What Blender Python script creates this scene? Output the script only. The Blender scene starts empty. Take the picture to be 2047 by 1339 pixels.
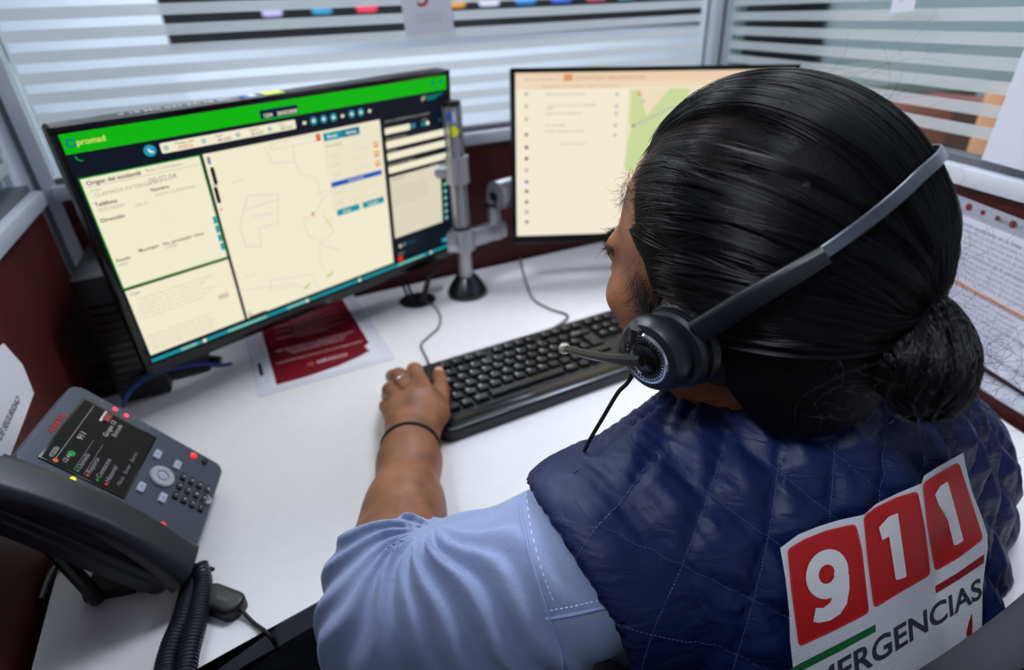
import bpy, bmesh, math, random
import numpy as np
from mathutils import Vector, Matrix
from mathutils.bvhtree import BVHTree
random.seed(7); rng = np.random.default_rng(7)
S = bpy.context.scene
COL = S.collection

# ---------------------------------------------------------------- camera
IW, IH, FPX = 2047, 1339, 1149.92
CAM = np.array([0.0, 0.0, 1.21])
_d = np.array([1123.46 - IW/2, -(2723.94 - IH/2), -FPX]); UPc = -_d/np.linalg.norm(_d)
_f = np.array([0, 0, -1.0]); _Y = _f - _f@UPc*UPc; _Y /= np.linalg.norm(_Y)
RC = np.stack([np.cross(_Y, UPc), _Y, UPc])            # camera axes -> world
cd = bpy.data.cameras.new('camera'); cam = bpy.data.objects.new('camera', cd); COL.objects.link(cam)
M = Matrix.Identity(4)
for i in range(3):
    for j in range(3): M[i][j] = RC[i, j]
    M[i][3] = CAM[i]
cam.matrix_world = M
cd.sensor_width = 36; cd.lens = FPX/IW*36; cd.clip_start = .02; cd.clip_end = 60
cd.dof.use_dof = True; cd.dof.focus_distance = 0.40; cd.dof.aperture_fstop = 4.2
S.camera = cam

# ---------------------------------------------------------------- exposure, world
S.view_settings.view_transform = 'Standard'; S.view_settings.look = 'None'
S.view_settings.gamma = 1; S.view_settings.use_curve_mapping = False
S.view_settings.exposure = 0.0
wd = bpy.data.worlds.new('room_air'); S.world = wd; wd.use_nodes = True
wd.node_tree.nodes['Background'].inputs[0].default_value = (.55, .6, .7, 1)
wd.node_tree.nodes['Background'].inputs[1].default_value = 0.10
LAMP_STRENGTH = 43.0
LAMPS = [(-1.0, 1.7, .8), (.45, 1.45, .8), (2.5, 1.9, 1.0), (-3.0, 3.6, 1.05), (-1.4, 3.5, 1.05), (.2, 3.5, 1.0), (-2.2, 4.9, 1.1), (1.2, 4.9, .95), (-.75, -.45, .9)]  # the two rear rows are unseen lamps added to brighten the back wall

# ---------------------------------------------------------------- helpers
def lin(c):
    if max(c) > 1.001: c = [v/255 for v in c]
    return [v/12.92 if v <= .04045 else ((v+.055)/1.055)**2.4 for v in c[:3]]
MATS = {}
def mat(name, c, rough=.5, metal=0, emit=0, bump=None, spec=.5, coat=0, var=None, sheen=0, sub=0):
    """procedural principled material; bump=(scale, strength), var=(scale, amount) of colour noise"""
    if name in MATS: return MATS[name]
    m = bpy.data.materials.new(name); m.use_nodes = True; MATS[name] = m
    nt = m.node_tree; b = nt.nodes['Principled BSDF']; L = lin(c)
    b.inputs['Base Color'].default_value = (*L, 1); b.inputs['Roughness'].default_value = rough
    b.inputs['Metallic'].default_value = metal; b.inputs['Specular IOR Level'].default_value = spec
    b.inputs['Coat Weight'].default_value = coat; b.inputs['Sheen Weight'].default_value = sheen
    if sub:
        b.inputs['Subsurface Weight'].default_value = sub; b.inputs['Subsurface Radius'].default_value = (1, .35, .2)
        b.inputs['Subsurface Scale'].default_value = .006
    if emit:
        b.inputs['Base Color'].default_value = (.01, .01, .01, 1)
        b.inputs['Emission Color'].default_value = (*L, 1); b.inputs['Emission Strength'].default_value = emit
    tc = nt.nodes.new('ShaderNodeTexCoord')
    if bump:
        n = nt.nodes.new('ShaderNodeTexNoise'); n.inputs['Scale'].default_value = bump[0]; n.inputs['Detail'].default_value = 3
        nt.links.new(tc.outputs['Object'], n.inputs['Vector'])
        bm_ = nt.nodes.new('ShaderNodeBump'); bm_.inputs['Strength'].default_value = bump[1]; bm_.inputs['Distance'].default_value = .002
        nt.links.new(n.outputs['Fac'], bm_.inputs['Height']); nt.links.new(bm_.outputs['Normal'], b.inputs['Normal'])
    if var:
        n = nt.nodes.new('ShaderNodeTexNoise'); n.inputs['Scale'].default_value = var[0]; n.inputs['Detail'].default_value = 4
        nt.links.new(tc.outputs['Object'], n.inputs['Vector'])
        r = nt.nodes.new('ShaderNodeValToRGB'); e = r.color_ramp.elements
        e[0].position = .3; e[1].position = .7
        e[0].color = (*[v*(1-var[1]) for v in L], 1); e[1].color = (*[min(1, v*(1+var[1])) for v in L], 1)
        nt.links.new(n.outputs['Fac'], r.inputs['Fac']); nt.links.new(r.outputs['Color'], b.inputs['Base Color'])
    return m

class MB:
    """collects shapes (each with its material) into one mesh"""
    def __init__(s): s.v = []; s.f = []; s.m = []; s.mats = []; s.sm = []
    def mi(s, m):
        if m not in s.mats: s.mats.append(m)
        return s.mats.index(m)
    def add(s, V, F, m, M=None, smooth=False):
        o = len(s.v); k = s.mi(m)
        for p in V:
            p = Vector(p)
            if M is not None: p = M @ p
            s.v.append(tuple(p))
        for f in F:
            s.f.append([i+o for i in f]); s.m.append(k); s.sm.append(smooth)
        return s
    def bm(s, bm, m, M=None, smooth=False):
        bm.verts.index_update()
        V = [v.co.copy() for v in bm.verts]; F = [[v.index for v in f.verts] for f in bm.faces]; bm.free()
        return s.add(V, F, m, M, smooth)
    def box(s, c, d, m, M=None, bev=0, seg=2):
        b = bmesh.new(); bmesh.ops.create_cube(b, size=1)
        for v in b.verts: v.co = Vector((v.co.x*d[0]+c[0], v.co.y*d[1]+c[1], v.co.z*d[2]+c[2]))
        if bev: bmesh.ops.bevel(b, geom=b.edges[:], offset=bev, segments=seg, profile=.5, affect='EDGES')
        return s.bm(b, m, M, bev > 0)
    def cyl(s, p, q, r, m, r2=None, n=24, cap=True, M=None):
        p, q = Vector(p), Vector(q); r2 = r if r2 is None else r2
        z = (q-p).normalized(); x = z.orthogonal().normalized(); y = z.cross(x)
        V = []; F = []
        for k in range(n):
            a = 2*math.pi*k/n; V.append(p+(x*math.cos(a)+y*math.sin(a))*r)
        for k in range(n):
            a = 2*math.pi*k/n; V.append(q+(x*math.cos(a)+y*math.sin(a))*r2)
        for k in range(n): F.append([k, (k+1) % n, n+(k+1) % n, n+k])
        s.add(V, F, m, M, True)
        if cap: s.add(V[:n], [list(range(n))[::-1]], m, M); s.add(V[n:], [list(range(n))], m, M)
        return s
    def lathe(s, prof, m, M=None, n=48):
        V = []; F = []
        for (r, z) in prof:
            for k in range(n):
                a = 2*math.pi*k/n; V.append((r*math.cos(a), r*math.sin(a), z))
        for i in range(len(prof)-1):
            for k in range(n): F.append([i*n+k, i*n+(k+1) % n, (i+1)*n+(k+1) % n, (i+1)*n+k])
        return s.add(V, F, m, M, True)
    def tube(s, pts, r, m, n=10, M=None, closed=False, cap=True):
        pts = [Vector(p) for p in pts]; N = len(pts); V = []; F = []
        rr = r if hasattr(r, '__len__') else [r]*N
        t0 = (pts[1]-pts[0]).normalized(); x = t0.orthogonal().normalized()
        for i, p in enumerate(pts):
            a = pts[(i-1) % N] if (closed or i) else p; b = pts[(i+1) % N] if (closed or i < N-1) else p
            t = (b-a).normalized(); x = (x-t*x.dot(t)).normalized(); y = t.cross(x)
            for k in range(n):
                g = 2*math.pi*k/n; V.append(p+(x*math.cos(g)+y*math.sin(g))*rr[i])
        for i in range(N if closed else N-1):
            j = (i+1) % N
            for k in range(n): F.append([i*n+k, i*n+(k+1) % n, j*n+(k+1) % n, j*n+k])
        if cap and not closed: F.append(list(range(n))[::-1]); F.append([(N-1)*n+k for k in range(n)])
        return s.add(V, F, m, M, True)
    def prism(s, poly, z0, z1, m, M=None, bev=0, seg=3, smooth=None):
        b = bmesh.new(); vs = [b.verts.new((x, y, z0)) for x, y in poly]; b.faces.new(vs[::-1]) if False else None
        f = b.faces.new(vs); r = bmesh.ops.extrude_face_region(b, geom=[f])
        for v in r['geom']:
            if isinstance(v, bmesh.types.BMVert): v.co.z = z1
        bmesh.ops.recalc_face_normals(b, faces=b.faces[:])
        if bev:
            zt = max(z0, z1)
            E = [e for e in b.edges if abs(e.verts[0].co.z-zt) < 1e-7 and abs(e.verts[1].co.z-zt) < 1e-7]
            bmesh.ops.bevel(b, geom=E, offset=bev, segments=seg, profile=.5, affect='EDGES')
        return s.bm(b, m, M, bev > 0 if smooth is None else smooth)
    def build(s, name, parent=None, autosmooth=35):
        me = bpy.data.meshes.new(name); me.from_pydata(s.v, [], s.f); me.update()
        for m in s.mats: me.materials.append(m)
        me.polygons.foreach_set('material_index', s.m); me.polygons.foreach_set('use_smooth', s.sm)
        if any(s.sm) and autosmooth: me.set_sharp_from_angle(angle=math.radians(autosmooth))
        o = bpy.data.objects.new(name, me); COL.objects.link(o)
        if parent is not None: o.parent = parent
        return o

def rrect(w, h, r, n=6, cx=0, cy=0):
    P = []
    for (sx, sy, a0) in ((1, 1, 0), (-1, 1, 90), (-1, -1, 180), (1, -1, 270)):
        for k in range(n+1):
            a = math.radians(a0+90*k/n); P.append((cx+sx*(w/2-r)+r*math.cos(a), cy+sy*(h/2-r)+r*math.sin(a)))
    return P
def tag(o, label=None, cat=None, group=None, kind=None):
    if label: o['label'] = label
    if cat: o['category'] = cat
    if group: o['group'] = group
    if kind: o['kind'] = kind
    return o
def empty(name, M=None, label=None, cat=None, group=None, kind=None):
    o = bpy.data.objects.new(name, None); COL.objects.link(o); o.empty_display_size = .05
    if M is not None: o.matrix_world = M
    return tag(o, label, cat, group, kind)
def frameM(o, x, y=None, z=None):
    x = Vector(x).normalized()
    if z is None: y = Vector(y); y = (y-x*y.dot(x)).normalized(); z = x.cross(y)
    else: z = Vector(z); z = (z-x*z.dot(x)).normalized(); y = z.cross(x)
    m = Matrix.Identity(4)
    for i in range(3): m[i][0], m[i][1], m[i][2], m[i][3] = x[i], y[i], z[i], o[i]
    return m
def TR(x, y, z, rz=0): return Matrix.Translation((x, y, z)) @ Matrix.Rotation(math.radians(rz), 4, 'Z')
def smoothpts(P, n=8, closed=False):
    """Catmull-Rom through the points"""
    P = [np.array(p, float) for p in P]; N = len(P); out = []
    for i in range(N if closed else N-1):
        p0 = P[(i-1) % N] if closed or i else 2*P[0]-P[1]; p1 = P[i]; p2 = P[(i+1) % N]
        p3 = P[(i+2) % N] if closed or i < N-2 else 2*P[-1]-P[-2]
        for k in range(n):
            t = k/n; out.append(.5*((2*p1)+(p2-p0)*t+(2*p0-5*p1+4*p2-p3)*t*t+(-p0+3*p1-3*p2+p3)*t**3))
    if not closed: out.append(P[-1])
    return [tuple(o) for o in out]
def text_polys(s, size, align='LEFT', bold=0.0, sx=1.0, shear=0):
    """flat glyph mesh of a string: verts (x, y), faces"""
    c = bpy.data.curves.new('t', 'FONT'); c.body = s; c.size = size; c.align_x = align; c.offset = bold*size; c.shear = shear; c.resolution_u = 4
    o = bpy.data.objects.new('t', c); COL.objects.link(o); bpy.context.view_layer.update()
    me = bpy.data.meshes.new_from_object(o.evaluated_get(bpy.context.evaluated_depsgraph_get()))
    V = [(v.co.x*sx, v.co.y) for v in me.vertices]; F = [list(p.vertices) for p in me.polygons]
    bpy.data.objects.remove(o); bpy.data.curves.remove(c); bpy.data.meshes.remove(me)
    return V, F
class Sheet:
    """printed or glowing flat graphics, laid out on a w x h rectangle from its top-left corner"""
    def __init__(s, w, h, mode, strength=1.0, step=.00006, rough=.4):
        s.w, s.h, s.mode, s.e, s.z, s.step, s.rough = w, h, mode, strength, 0, step, rough; s.mb = MB()
    def m(s, c, e=1):
        k = '%s_%02x%02x%02x_%d_%d' % (s.mode, *[int(v) for v in c], int(s.e*100), int(e*100))
        return mat(k, c, s.rough, emit=s.e*e if s.mode == 'glow' else 0, spec=.12 if s.mode == 'glow' else .5)
    def poly(s, P, c, z=None, e=1):
        s.z += s.step; z = s.z if z is None else z
        s.mb.add([(x*s.w-s.w/2, s.h/2-y*s.h, z) for x, y in P], [list(range(len(P)))], s.m(c, e)); return s
    def rect(s, x0, y0, x1, y1, c, r=0, e=1):
        if r:
            W, H = (x1-x0)*s.w, (y1-y0)*s.h; r = min(r, W/2, H/2)
            return s.poly([((x0+x1)/2+a/s.w, (y0+y1)/2-b/s.h) for a, b in rrect(W, H, r*.999, 4)], c, e=e)
        return s.poly([(x0, y0), (x0, y1), (x1, y1), (x1, y0)], c, e=e)
    def disc(s, x, y, r, c, n=16, r0=0):
        if r0:
            s.z += s.step; V = []
            for k in range(n):
                a = 2*math.pi*k/n
                for q in (r0, r): V.append((x*s.w-s.w/2+q*math.cos(a), s.h/2-y*s.h+q*math.sin(a), s.z))
            s.mb.add(V, [[2*k, 2*k+1, 2*((k+1) % n)+1, 2*((k+1) % n)] for k in range(n)], s.m(c)); return s
        return s.poly([(x+r*math.cos(2*math.pi*k/n)/s.w, y-r*math.sin(2*math.pi*k/n)/s.h) for k in range(n)], c)
    def line(s, P, wd, c, closed=False):
        s.z += s.step; Q = P+[P[0]] if closed else P
        for (x0, y0), (x1, y1) in zip(Q[:-1], Q[1:]):
            a = Vector((x0*s.w-s.w/2, s.h/2-y0*s.h, s.z)); b = Vector((x1*s.w-s.w/2, s.h/2-y1*s.h, s.z)); t = (b-a)
            if t.length < 1e-6: continue
            t.normalize(); n = Vector((-t.y, t.x, 0))*wd/2; a -= t*wd/2; b += t*wd/2
            s.mb.add([a-n, b-n, b+n, a+n], [[0, 1, 2, 3]], s.m(c))
        return s
    def text(s, x, y, t, size, c, align='LEFT', bold=0, sx=1, e=1):
        """baseline-left at (x, y); size in metres"""
        s.z += s.step; V, F = text_polys(t, size, align, bold, sx)
        s.mb.add([(a+x*s.w-s.w/2, b+s.h/2-y*s.h, s.z) for a, b in V], F, s.m(c, e)); return s
    def build(s, name, parent, M=None):
        o = s.mb.build(name, parent, 0)
        if M is not None: o.matrix_local = M
        return o
# ================================================================ the room
ZD = .75                                   # desk height
def ray(px, py):
    return RC @ np.array([(px-IW/2)/FPX, -(py-IH/2)/FPX, -1.0])
def at(px, py, depth): return Vector(CAM+ray(px, py)*depth)
def onz(px, py, z): r = ray(px, py); return Vector(CAM+r*((z-CAM[2])/r[2]))
WHITE = mat('white_laminate', (232, 231, 232), .32, spec=.4, var=(60, .015))
EDGE = mat('desk_edge_band', (150, 152, 158), .45)
ALU = mat('satin_aluminium', (212, 215, 226), .38, metal=.12, spec=.6)
ALU_D = mat('aluminium_groove', (105, 107, 115), .5, metal=.3)
RED = mat('dark_red_panel', (74, 7, 6), .6, bump=(900, .2), var=(9, .12))
BLACK = mat('black_plastic', (16, 17, 20), .42, bump=(1800, .08))
BLACKG = mat('glossy_black_plastic', (12, 13, 15), .18)
STEEL = mat('brushed_steel', (176, 177, 182), .36, metal=.7, bump=(300, .1))
CHROME = mat('chrome', (225, 225, 230), .08, metal=1)
PAPER = mat('white_paper', (222, 223, 232), .75, bump=(90, .15))

def struct(name, mb): return tag(mb.build(name), kind='structure')
X0, X1, Y0, Y1, ZC = -4.2, 5.0, -3.0, 5.6, 2.75
struct('floor', MB().box(((X0+X1)/2, (Y0+Y1)/2, -.05), (X1-X0, Y1-Y0, .1), mat('grey_carpet', (112, 116, 120), .95, bump=(700, .8), var=(30, .2))))
struct('ceiling', MB().box(((X0+X1)/2, (Y0+Y1)/2, ZC+.05), (X1-X0, Y1-Y0, .1), mat('ceiling_tile', (225, 226, 228), .9, bump=(400, .4))))
struct('wall_side', MB().box((2.92, 3.05, ZC/2), (3.9, .1, ZC), mat('grey_green_wall', (150, 165, 165), .85)))
wm = mat('white_wall', (232, 235, 245), .85, bump=(60, .05)); gm = mat('grey_green_wall', (150, 165, 165), .85)
struct('wall_back', MB().box(((X0+X1)/2, Y1+.05, ZC/2), (X1-X0, .1, ZC), wm))
struct('wall_left', MB().box((X0-.05, (Y0+Y1)/2, ZC/2), (.1, Y1-Y0, ZC), gm))
struct('wall_right', MB().box((X1+.05, (Y0+Y1)/2, ZC/2), (.1, Y1-Y0, ZC), gm))
struct('wall_front', MB().box(((X0+X1)/2, Y0-.05, ZC/2), (X1-X0, .1, ZC), wm))
for i, (x, y, k_) in enumerate(LAMPS):
    LM = mat('lamp_diffuser_%d' % int(k_*100), (238, 242, 255), .5, emit=LAMP_STRENGTH*k_)
    e = empty('ceiling_light', TR(x, y, ZC), 'unseen square recessed white ceiling light panel', 'ceiling light', 'ceiling light panels')
    MB().box((0, 0, -.006), (.56, .56, .008), LM).build('diffuser', e)
    f = MB()
    for a, b, c, d in ((0, .29, .6, .02), (0, -.29, .6, .02), (.29, 0, .02, .56), (-.29, 0, .02, .56)): f.box((a, b, -.008), (c, d, .014), WHITE)
    f.build('frame', e)

# ---------------------------------------------------------------- glass and partitions
def glass_mat():
    m = bpy.data.materials.new('clear_glass'); m.use_nodes = True; nt = m.node_tree; nt.nodes.clear()
    o = nt.nodes.new('ShaderNodeOutputMaterial'); mx = nt.nodes.new('ShaderNodeMixShader'); t = nt.nodes.new('ShaderNodeBsdfTransparent')
    g = nt.nodes.new('ShaderNodeBsdfGlossy'); fr = nt.nodes.new('ShaderNodeFresnel'); fr.inputs[0].default_value = 1.25
    t.inputs[0].default_value = (.93, .97, .96, 1); g.inputs['Roughness'].default_value = .03
    nt.links.new(fr.outputs[0], mx.inputs[0]); nt.links.new(t.outputs[0], mx.inputs[1]); nt.links.new(g.outputs[0], mx.inputs[2]); nt.links.new(mx.outputs[0], o.inputs[0]); return m
def frost_mat():
    m = bpy.data.materials.new('frosted_film'); m.use_nodes = True; nt = m.node_tree; nt.nodes.clear()
    o = nt.nodes.new('ShaderNodeOutputMaterial'); mx = nt.nodes.new('ShaderNodeMixShader'); m2 = nt.nodes.new('ShaderNodeMixShader')
    t = nt.nodes.new('ShaderNodeBsdfTransparent'); d = nt.nodes.new('ShaderNodeBsdfDiffuse'); l = nt.nodes.new('ShaderNodeBsdfTranslucent')
    d.inputs[0].default_value = (.84, .86, .86, 1); l.inputs[0].default_value = (.94, .96, .96, 1); m2.inputs[0].default_value = .5; mx.inputs[0].default_value = .62
    nt.links.new(d.outputs[0], m2.inputs[1]); nt.links.new(l.outputs[0], m2.inputs[2]); nt.links.new(t.outputs[0], mx.inputs[1]); nt.links.new(m2.outputs[0], mx.inputs[2]); nt.links.new(mx.outputs[0], o.inputs[0]); return m
GLASS, FROST = glass_mat(), frost_mat()
CL = Vector((-.662, .836, 0)); aB = math.radians(24.45); dB = Vector((math.cos(aB), math.sin(aB), 0)); LB = 1.232
CRn = CL+dB*LB
aL = math.radians(-65.74); dL = Vector((math.cos(aL), math.sin(aL), 0))    # left partition runs towards the camera
aR = math.radians(-80.13); dR = Vector((math.cos(aR), math.sin(aR), 0))
Z_RAIL = .998
def partition(label, P, d, L, side, low_trim=False, n=26):
    """P foot corner, d along; local x = along, y = towards the room behind the panel, z up"""
    M = frameM(P, d, z=(0, 0, 1)); e = empty('cubicle_partition', M, label, 'partition')
    e['kind'] = 'thing'; T = side*.022
    MB().box((L/2, T, .51), (L-.03, .03, Z_RAIL-.03), RED).build('fabric_panel', e)
    r = MB(); r.box((L/2, T, Z_RAIL+.011), (L-.02, .05, .022), ALU, bev=.003); r.box((L/2, T, Z_RAIL+.026), (L-.03, .024, .01), ALU_D); r.build('top_rail', e)
    if low_trim: MB().box((L/2, T-side*.018, ZD+.028), (L-.02, .012, .018), ALU, bev=.002).build('desk_height_rail', e)
    MB().box((L/2, T, 1.02+.32), (L-.04, .006, .64), GLASS).build('glass_pane', e)
    f = MB()
    for k in range(n): 
        z = 1.2102+(k-7)*.0254
        if 1.035 < z < 1.64: f.box((L/2, T-side*.0036, z), (L-.044, .0006, .0142), FROST)
    f.build('frosted_stripes', e)
    MB().box((L/2, T, 1.665), (L-.02, .04, .022), ALU, bev=.003).build('upper_rail', e)
    return e
pb = partition('dark red and striped-glass partition running behind the two monitors', CL, dB, LB, 1)
pl_ = partition('dark red and glass partition on the far left behind the desk phone', CL, dL, 1.5, -1)
pr = partition('dark red partition with striped glass behind the ponytail, with a printed notice', CRn, dR, 1.7, 1, True)
def post(P, lab, rot):
    e = empty('corner_post', frameM((P.x, P.y, 0), (math.cos(rot), math.sin(rot), 0), z=(0, 0, 1)), lab, 'post'); e['kind'] = 'thing'
    p = MB(); p.box((0, 0, .84), (.046, .046, 1.68), ALU, bev=.004); p.build('post_body', e)
    g = MB()
    for s_ in (-1, 1):
        g.box((0, s_*.0232, .84), (.007, .002, 1.66), ALU_D); g.box((s_*.0232, 0, .84), (.002, .007, 1.66), ALU_D)
    g.build('groove', e)
nB = Vector((-dB.y, dB.x, 0))
post(CL+nB*.022-dB*.012, 'aluminium corner post beside the left end of the big monitor', aB+math.radians(20))
post(CRn+nB*.022+dB*.012, 'aluminium corner post rising behind the top of the head', aB)

# ---------------------------------------------------------------- things beyond the glass
e = empty('video_wall', TR(.2, 4.4, 0), 'large dark video wall showing a row of small coloured icons', 'display')
sx0, sx1 = at(372, 60, 4.1).x-.2, at(1400, 60, 4.1).x-.2+.35; zb = 1.088
MB().box(((sx0+sx1)/2, .03, zb+.55), (sx1-sx0, .05, 1.1), mat('dark_display', (20, 22, 28), .3), bev=.004).build('screen_frame', e)
g = Sheet(sx1-sx0-.03, 1.05, 'glow', .9); g.rect(0, 0, 1, 1, (26, 27, 33)); W_ = sx1-sx0-.03
ics = [(595, (190, 180, 230)), (683, (60, 150, 200)), (763, (250, 60, 100)), (920, (230, 150, 60)), (980, (225, 215, 250)), (1045, (30, 130, 220)), (1108, (60, 100, 230)), (1170, (210, 90, 110)), (1225, (90, 190, 220)), (1280, (240, 60, 60)), (1330, (240, 140, 70)), (1376, (190, 130, 200))]
for px_, c in ics:
    u = (at(px_, 20, 4.3).x-.2-sx0-.015)/W_; g.rect(u-.017, .815, u+.017, .862, c, r=.02, e=1.5); g.disc(u, .838, .016, [min(255, v+40) for v in c])
g.rect(0, .79, 1, .795, (70, 72, 80))
g.build('screen_image', e, Matrix.Translation(((sx0+sx1)/2, 0, zb+.55)) @ Matrix.Rotation(math.pi/2, 4, 'X'))
st = MB(); st.box(((sx0+sx1)/2, .05, .5), (sx1-sx0, .06, 1.0), wm); st.build('plinth', e)

# neighbouring cubicle seen through the right glass
e = empty('side_desk', TR(2.5, 1.6, 0), 'pale grey-green desk in the next cubicle beyond the right glass', 'desk')
MB().box((0, 0, .735), (1.1, 2.4, .03), mat('grey_green_top', (150, 170, 170), .5), bev=.004).build('tabletop', e)
for yy in (-1.15, 1.15): MB().box((0, yy, .36), (1.0, .03, .72), mat('grey_green_top', (150, 170, 170), .5)).build('leg_panel', e)
def small(name, label, cat, c, d, col, rz=0, **k):
    o = MB().box((0, 0, d[2]/2), d, mat('%s_colour' % (name+str(int(sum(col)))), col, .6), bev=min(d)*.1).build(name); o.matrix_world = TR(*c, rz); return tag(o, label, cat, **k)
small('poster_board', 'peach coloured board with a yellow print beyond the right glass', 'board', (.80, .97, .75), (.13, .02, .32), (232, 160, 112), 62)
small('storage_box', 'dark red storage box beyond the right glass', 'box', (1.01, 1.38, .75), (.16, .16, .25), (110, 22, 20), 20)
small('document_case', 'black case standing beside the dark red box beyond the right glass', 'case', (1.12, 1.66, .75), (.26, .16, .24), (18, 24, 26), 10)
tb = empty('cubicle_table', TR(1.2, 1.15, 0), 'dark table just beyond the right glass carrying the peach board', 'table')
MB().box((0, 0, .735), (1.0, 1.5, .03), mat('dark_table_top', (72, 82, 84), .5), bev=.003).build('tabletop', tb)
for yy in (-.7, .7): MB().box((0, yy, .36), (.6, .03, .72), mat('dark_table_top', (72, 82, 84), .5)).build('leg_panel', tb)
# ================================================================ desk
def P2(v): return (v[0], v[1])
e_desk = empty('corner_desk', Matrix.Identity(4), 'white laminate corner desk carrying the monitors, keyboard and phone', 'desk')
Lf = CL+dL*1.25; eps = .002
inner = [(-.70, .02), (-.60, .055)]
A_ = onz(390, 1339, ZD); B_ = onz(640, 1200, ZD); dF = (B_-A_).normalized()
curve = smoothpts([tuple(A_-dF*.33), tuple(A_), tuple(B_), (-.05, .435, ZD), (.06, .495, ZD), (.18, .53, ZD), (.30, .515, ZD), (.385, .43, ZD), (.41, .30, ZD), (.415, .1, ZD), (.42, -.25, ZD)], 8)
poly = [P2(CL+dB*.003+dL*.003), P2(CRn-dB*.003)] + [P2(CRn+dR*1.62-dB*.003)] + [(p[0], p[1]) for p in curve[::-1]]
q = A_-dF*.33; t_ = (Vector((q.x, q.y, 0))-CL).dot(dL); poly.append(P2(CL+dL*t_+dB*.003))
# keep the desk's back edge and left edge on the partitions
GR = onz(835, 601, ZD)
MB().prism(poly, ZD-.002, ZD, WHITE).build('desktop', e_desk)
MB().prism(poly, ZD-.027, ZD-.002, EDGE).build('edge_band', e_desk)
MB().lathe([(.0, .0005), (.030, .0005), (.034, .0015)], mat('grommet_hole', (8, 7, 7), .9), TR(GR.x, GR.y, ZD), 32).build('grommet', e_desk)
for n_, c in (('leg', CL+dB*.25-nB*.05), ('leg', CRn-dB*.2-nB*.08), ('leg', CL+dL*.75+dB*.06)):
    MB().box((c.x, c.y, .36), (.05, .05, .72), ALU_D, bev=.003).build(n_, e_desk)

# ================================================================ monitors
def monitor(label, M, w, h, bt=.021):
    """local: x right, y up, z towards the viewer; origin at the centre of the front face"""
    e = empty('monitor', M, label, 'monitor')
    b = MB(); b.prism(rrect(w, h, .005), -.0235, -.0005, BLACK, bev=.0012, seg=2)
    b.prism(rrect(w*.66, h*.7, .03), -.044, -.023, BLACK, Matrix.Translation((0, 0, 0)))
    b.build('housing', e)
    f = MB(); t_ = .0075
    for c, d in (((0, h/2-t_/2, 0), (w, t_)), ((0, -h/2+bt/2, 0), (w, bt)), ((-w/2+t_/2, 0, 0), (t_, h)), ((w/2-t_/2, 0, 0), (t_, h))): f.box((c[0], c[1], .0004), (d[0], d[1], .0022), BLACKG, bev=.0007)
    f.build('bezel', e)
    f = MB(); f.box((0, 0, -.05), (.1, .1, .014), ALU_D, bev=.002); f.cyl((0, 0, -.055), (0, 0, -.09), .016, ALU_D); f.build('mount_plate', e)
    return e
def rotv(a, b, c): return frameM((0, 0, 0), a, b)
Xm = Vector((.712, .702, .016)); Zm = Vector((.0685, -.0922, .9934)); C1 = Vector(CAM)+Vector((-.2823, .8285, -.238))
MW, MH = .54, .322
mon1 = monitor('large black monitor with the green-topped call screen, left of the silver pole', frameM(C1, Xm, Zm), MW, MH)
# measured on the picture: front face corners = outer bezel; glowing area inside
SW, SH = .5245, .2935
CREAM = (250, 243, 214); NAVY = (10, 17, 32); TEAL = (0, 152, 172); GREEN = (8, 186, 6); GREY = (176, 172, 158); DK = (70, 68, 66)
g = Sheet(SW, SH, 'glow', .92)
g.rect(0, 0, 1, 1, NAVY); g.rect(0, 0, 1, .073, GREEN)
g.disc(.0155, .036, .0048, (10, 110, 150), r0=.003); g.text(.024, .046, 'promad', .0088, (235, 230, 120), bold=.01)
g.poly([(.012, .083), (.014, .095), (.020, .103), (.025, .102), (.025, .098), (.021, .099), (.017, .093), (.016, .083)], (10, 150, 60))
g.rect(.409, .028, .508, .066, (8, 24, 60)); g.text(.416, .060, '1234', .0062, CREAM, bold=.02); g.text(.452, .060, '20/03/2020', .0062, CREAM, bold=.02)
for x in (.947, .978): g.disc(x, .030, .003, (10, 110, 130))
g.text(.944, .062, 'mensajes', .0036, (10, 110, 130))
g.disc(.150, .109, .0066, (30, 160, 190)); g.poly([(.146, .1), (.148, .115), (.156, .120), (.157, .115), (.151, .109), (.149, .1)], CREAM)
g.rect(.172, .089, .495, .129, CREAM, r=.002)
for x, t, c in ((.195, 'Tiempo total', DK), (.285, 'Hora', DK), (.365, 'Captura', DK), (.44, 'Inicio', DK)): g.text(x+.008, .104, t, .0042, c)
for x, t, c in ((.20, '00:02:33', (220, 90, 90)), (.288, '08:12:25', DK), (.368, '20:12:33', DK), (.445, '08:12:32', DK)): g.text(x+.008, .122, t, .0048, c, bold=.01)
for x in (.183, .265, .345, .425): g.disc(x, .109, .0026, (80, 160, 190), r0=.0012)
for x in (.545, .574, .603, .659, .688): g.disc(x, .109, .0056, (20, 140, 165)); g.disc(x, .109, .0024, CREAM, 6)
for x in (.519, .631, .717): g.poly([(x-.007, .115), (x-.003, .1), (x+.003, .108), (x+.007, .1), (x+.002, .118)], CREAM)
g.poly([(.9, .088), (.915, .084), (.913, .098), (.903, .112), (.897, .104)], (170, 160, 130)); g.poly([(.92, .085), (.985, .083), (.975, .093), (.96, .098), (.95, .11), (.915, .112)], (0, 110, 105))
g.rect(.003, .158, .2475, .627, (20, 150, 10)); g.rect(.0055, .163, .245, .622, CREAM)
g.text(.013, .189, 'Origen del incidente', .0066, DK, bold=.02); g.text(.11, .185, 'M   Ruta Contestador', .0058, GREY)
g.line([(.012, .196), (.24, .196)], .0005, GREY); g.text(.014, .215, 'Origen', .004, GREY)
g.text(.02, .236, 'LLAMADA EXTERNA 911', .0064, GREY); g.text(.127, .23, '00:02:04', .009, GREY, bold=.01)
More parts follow.
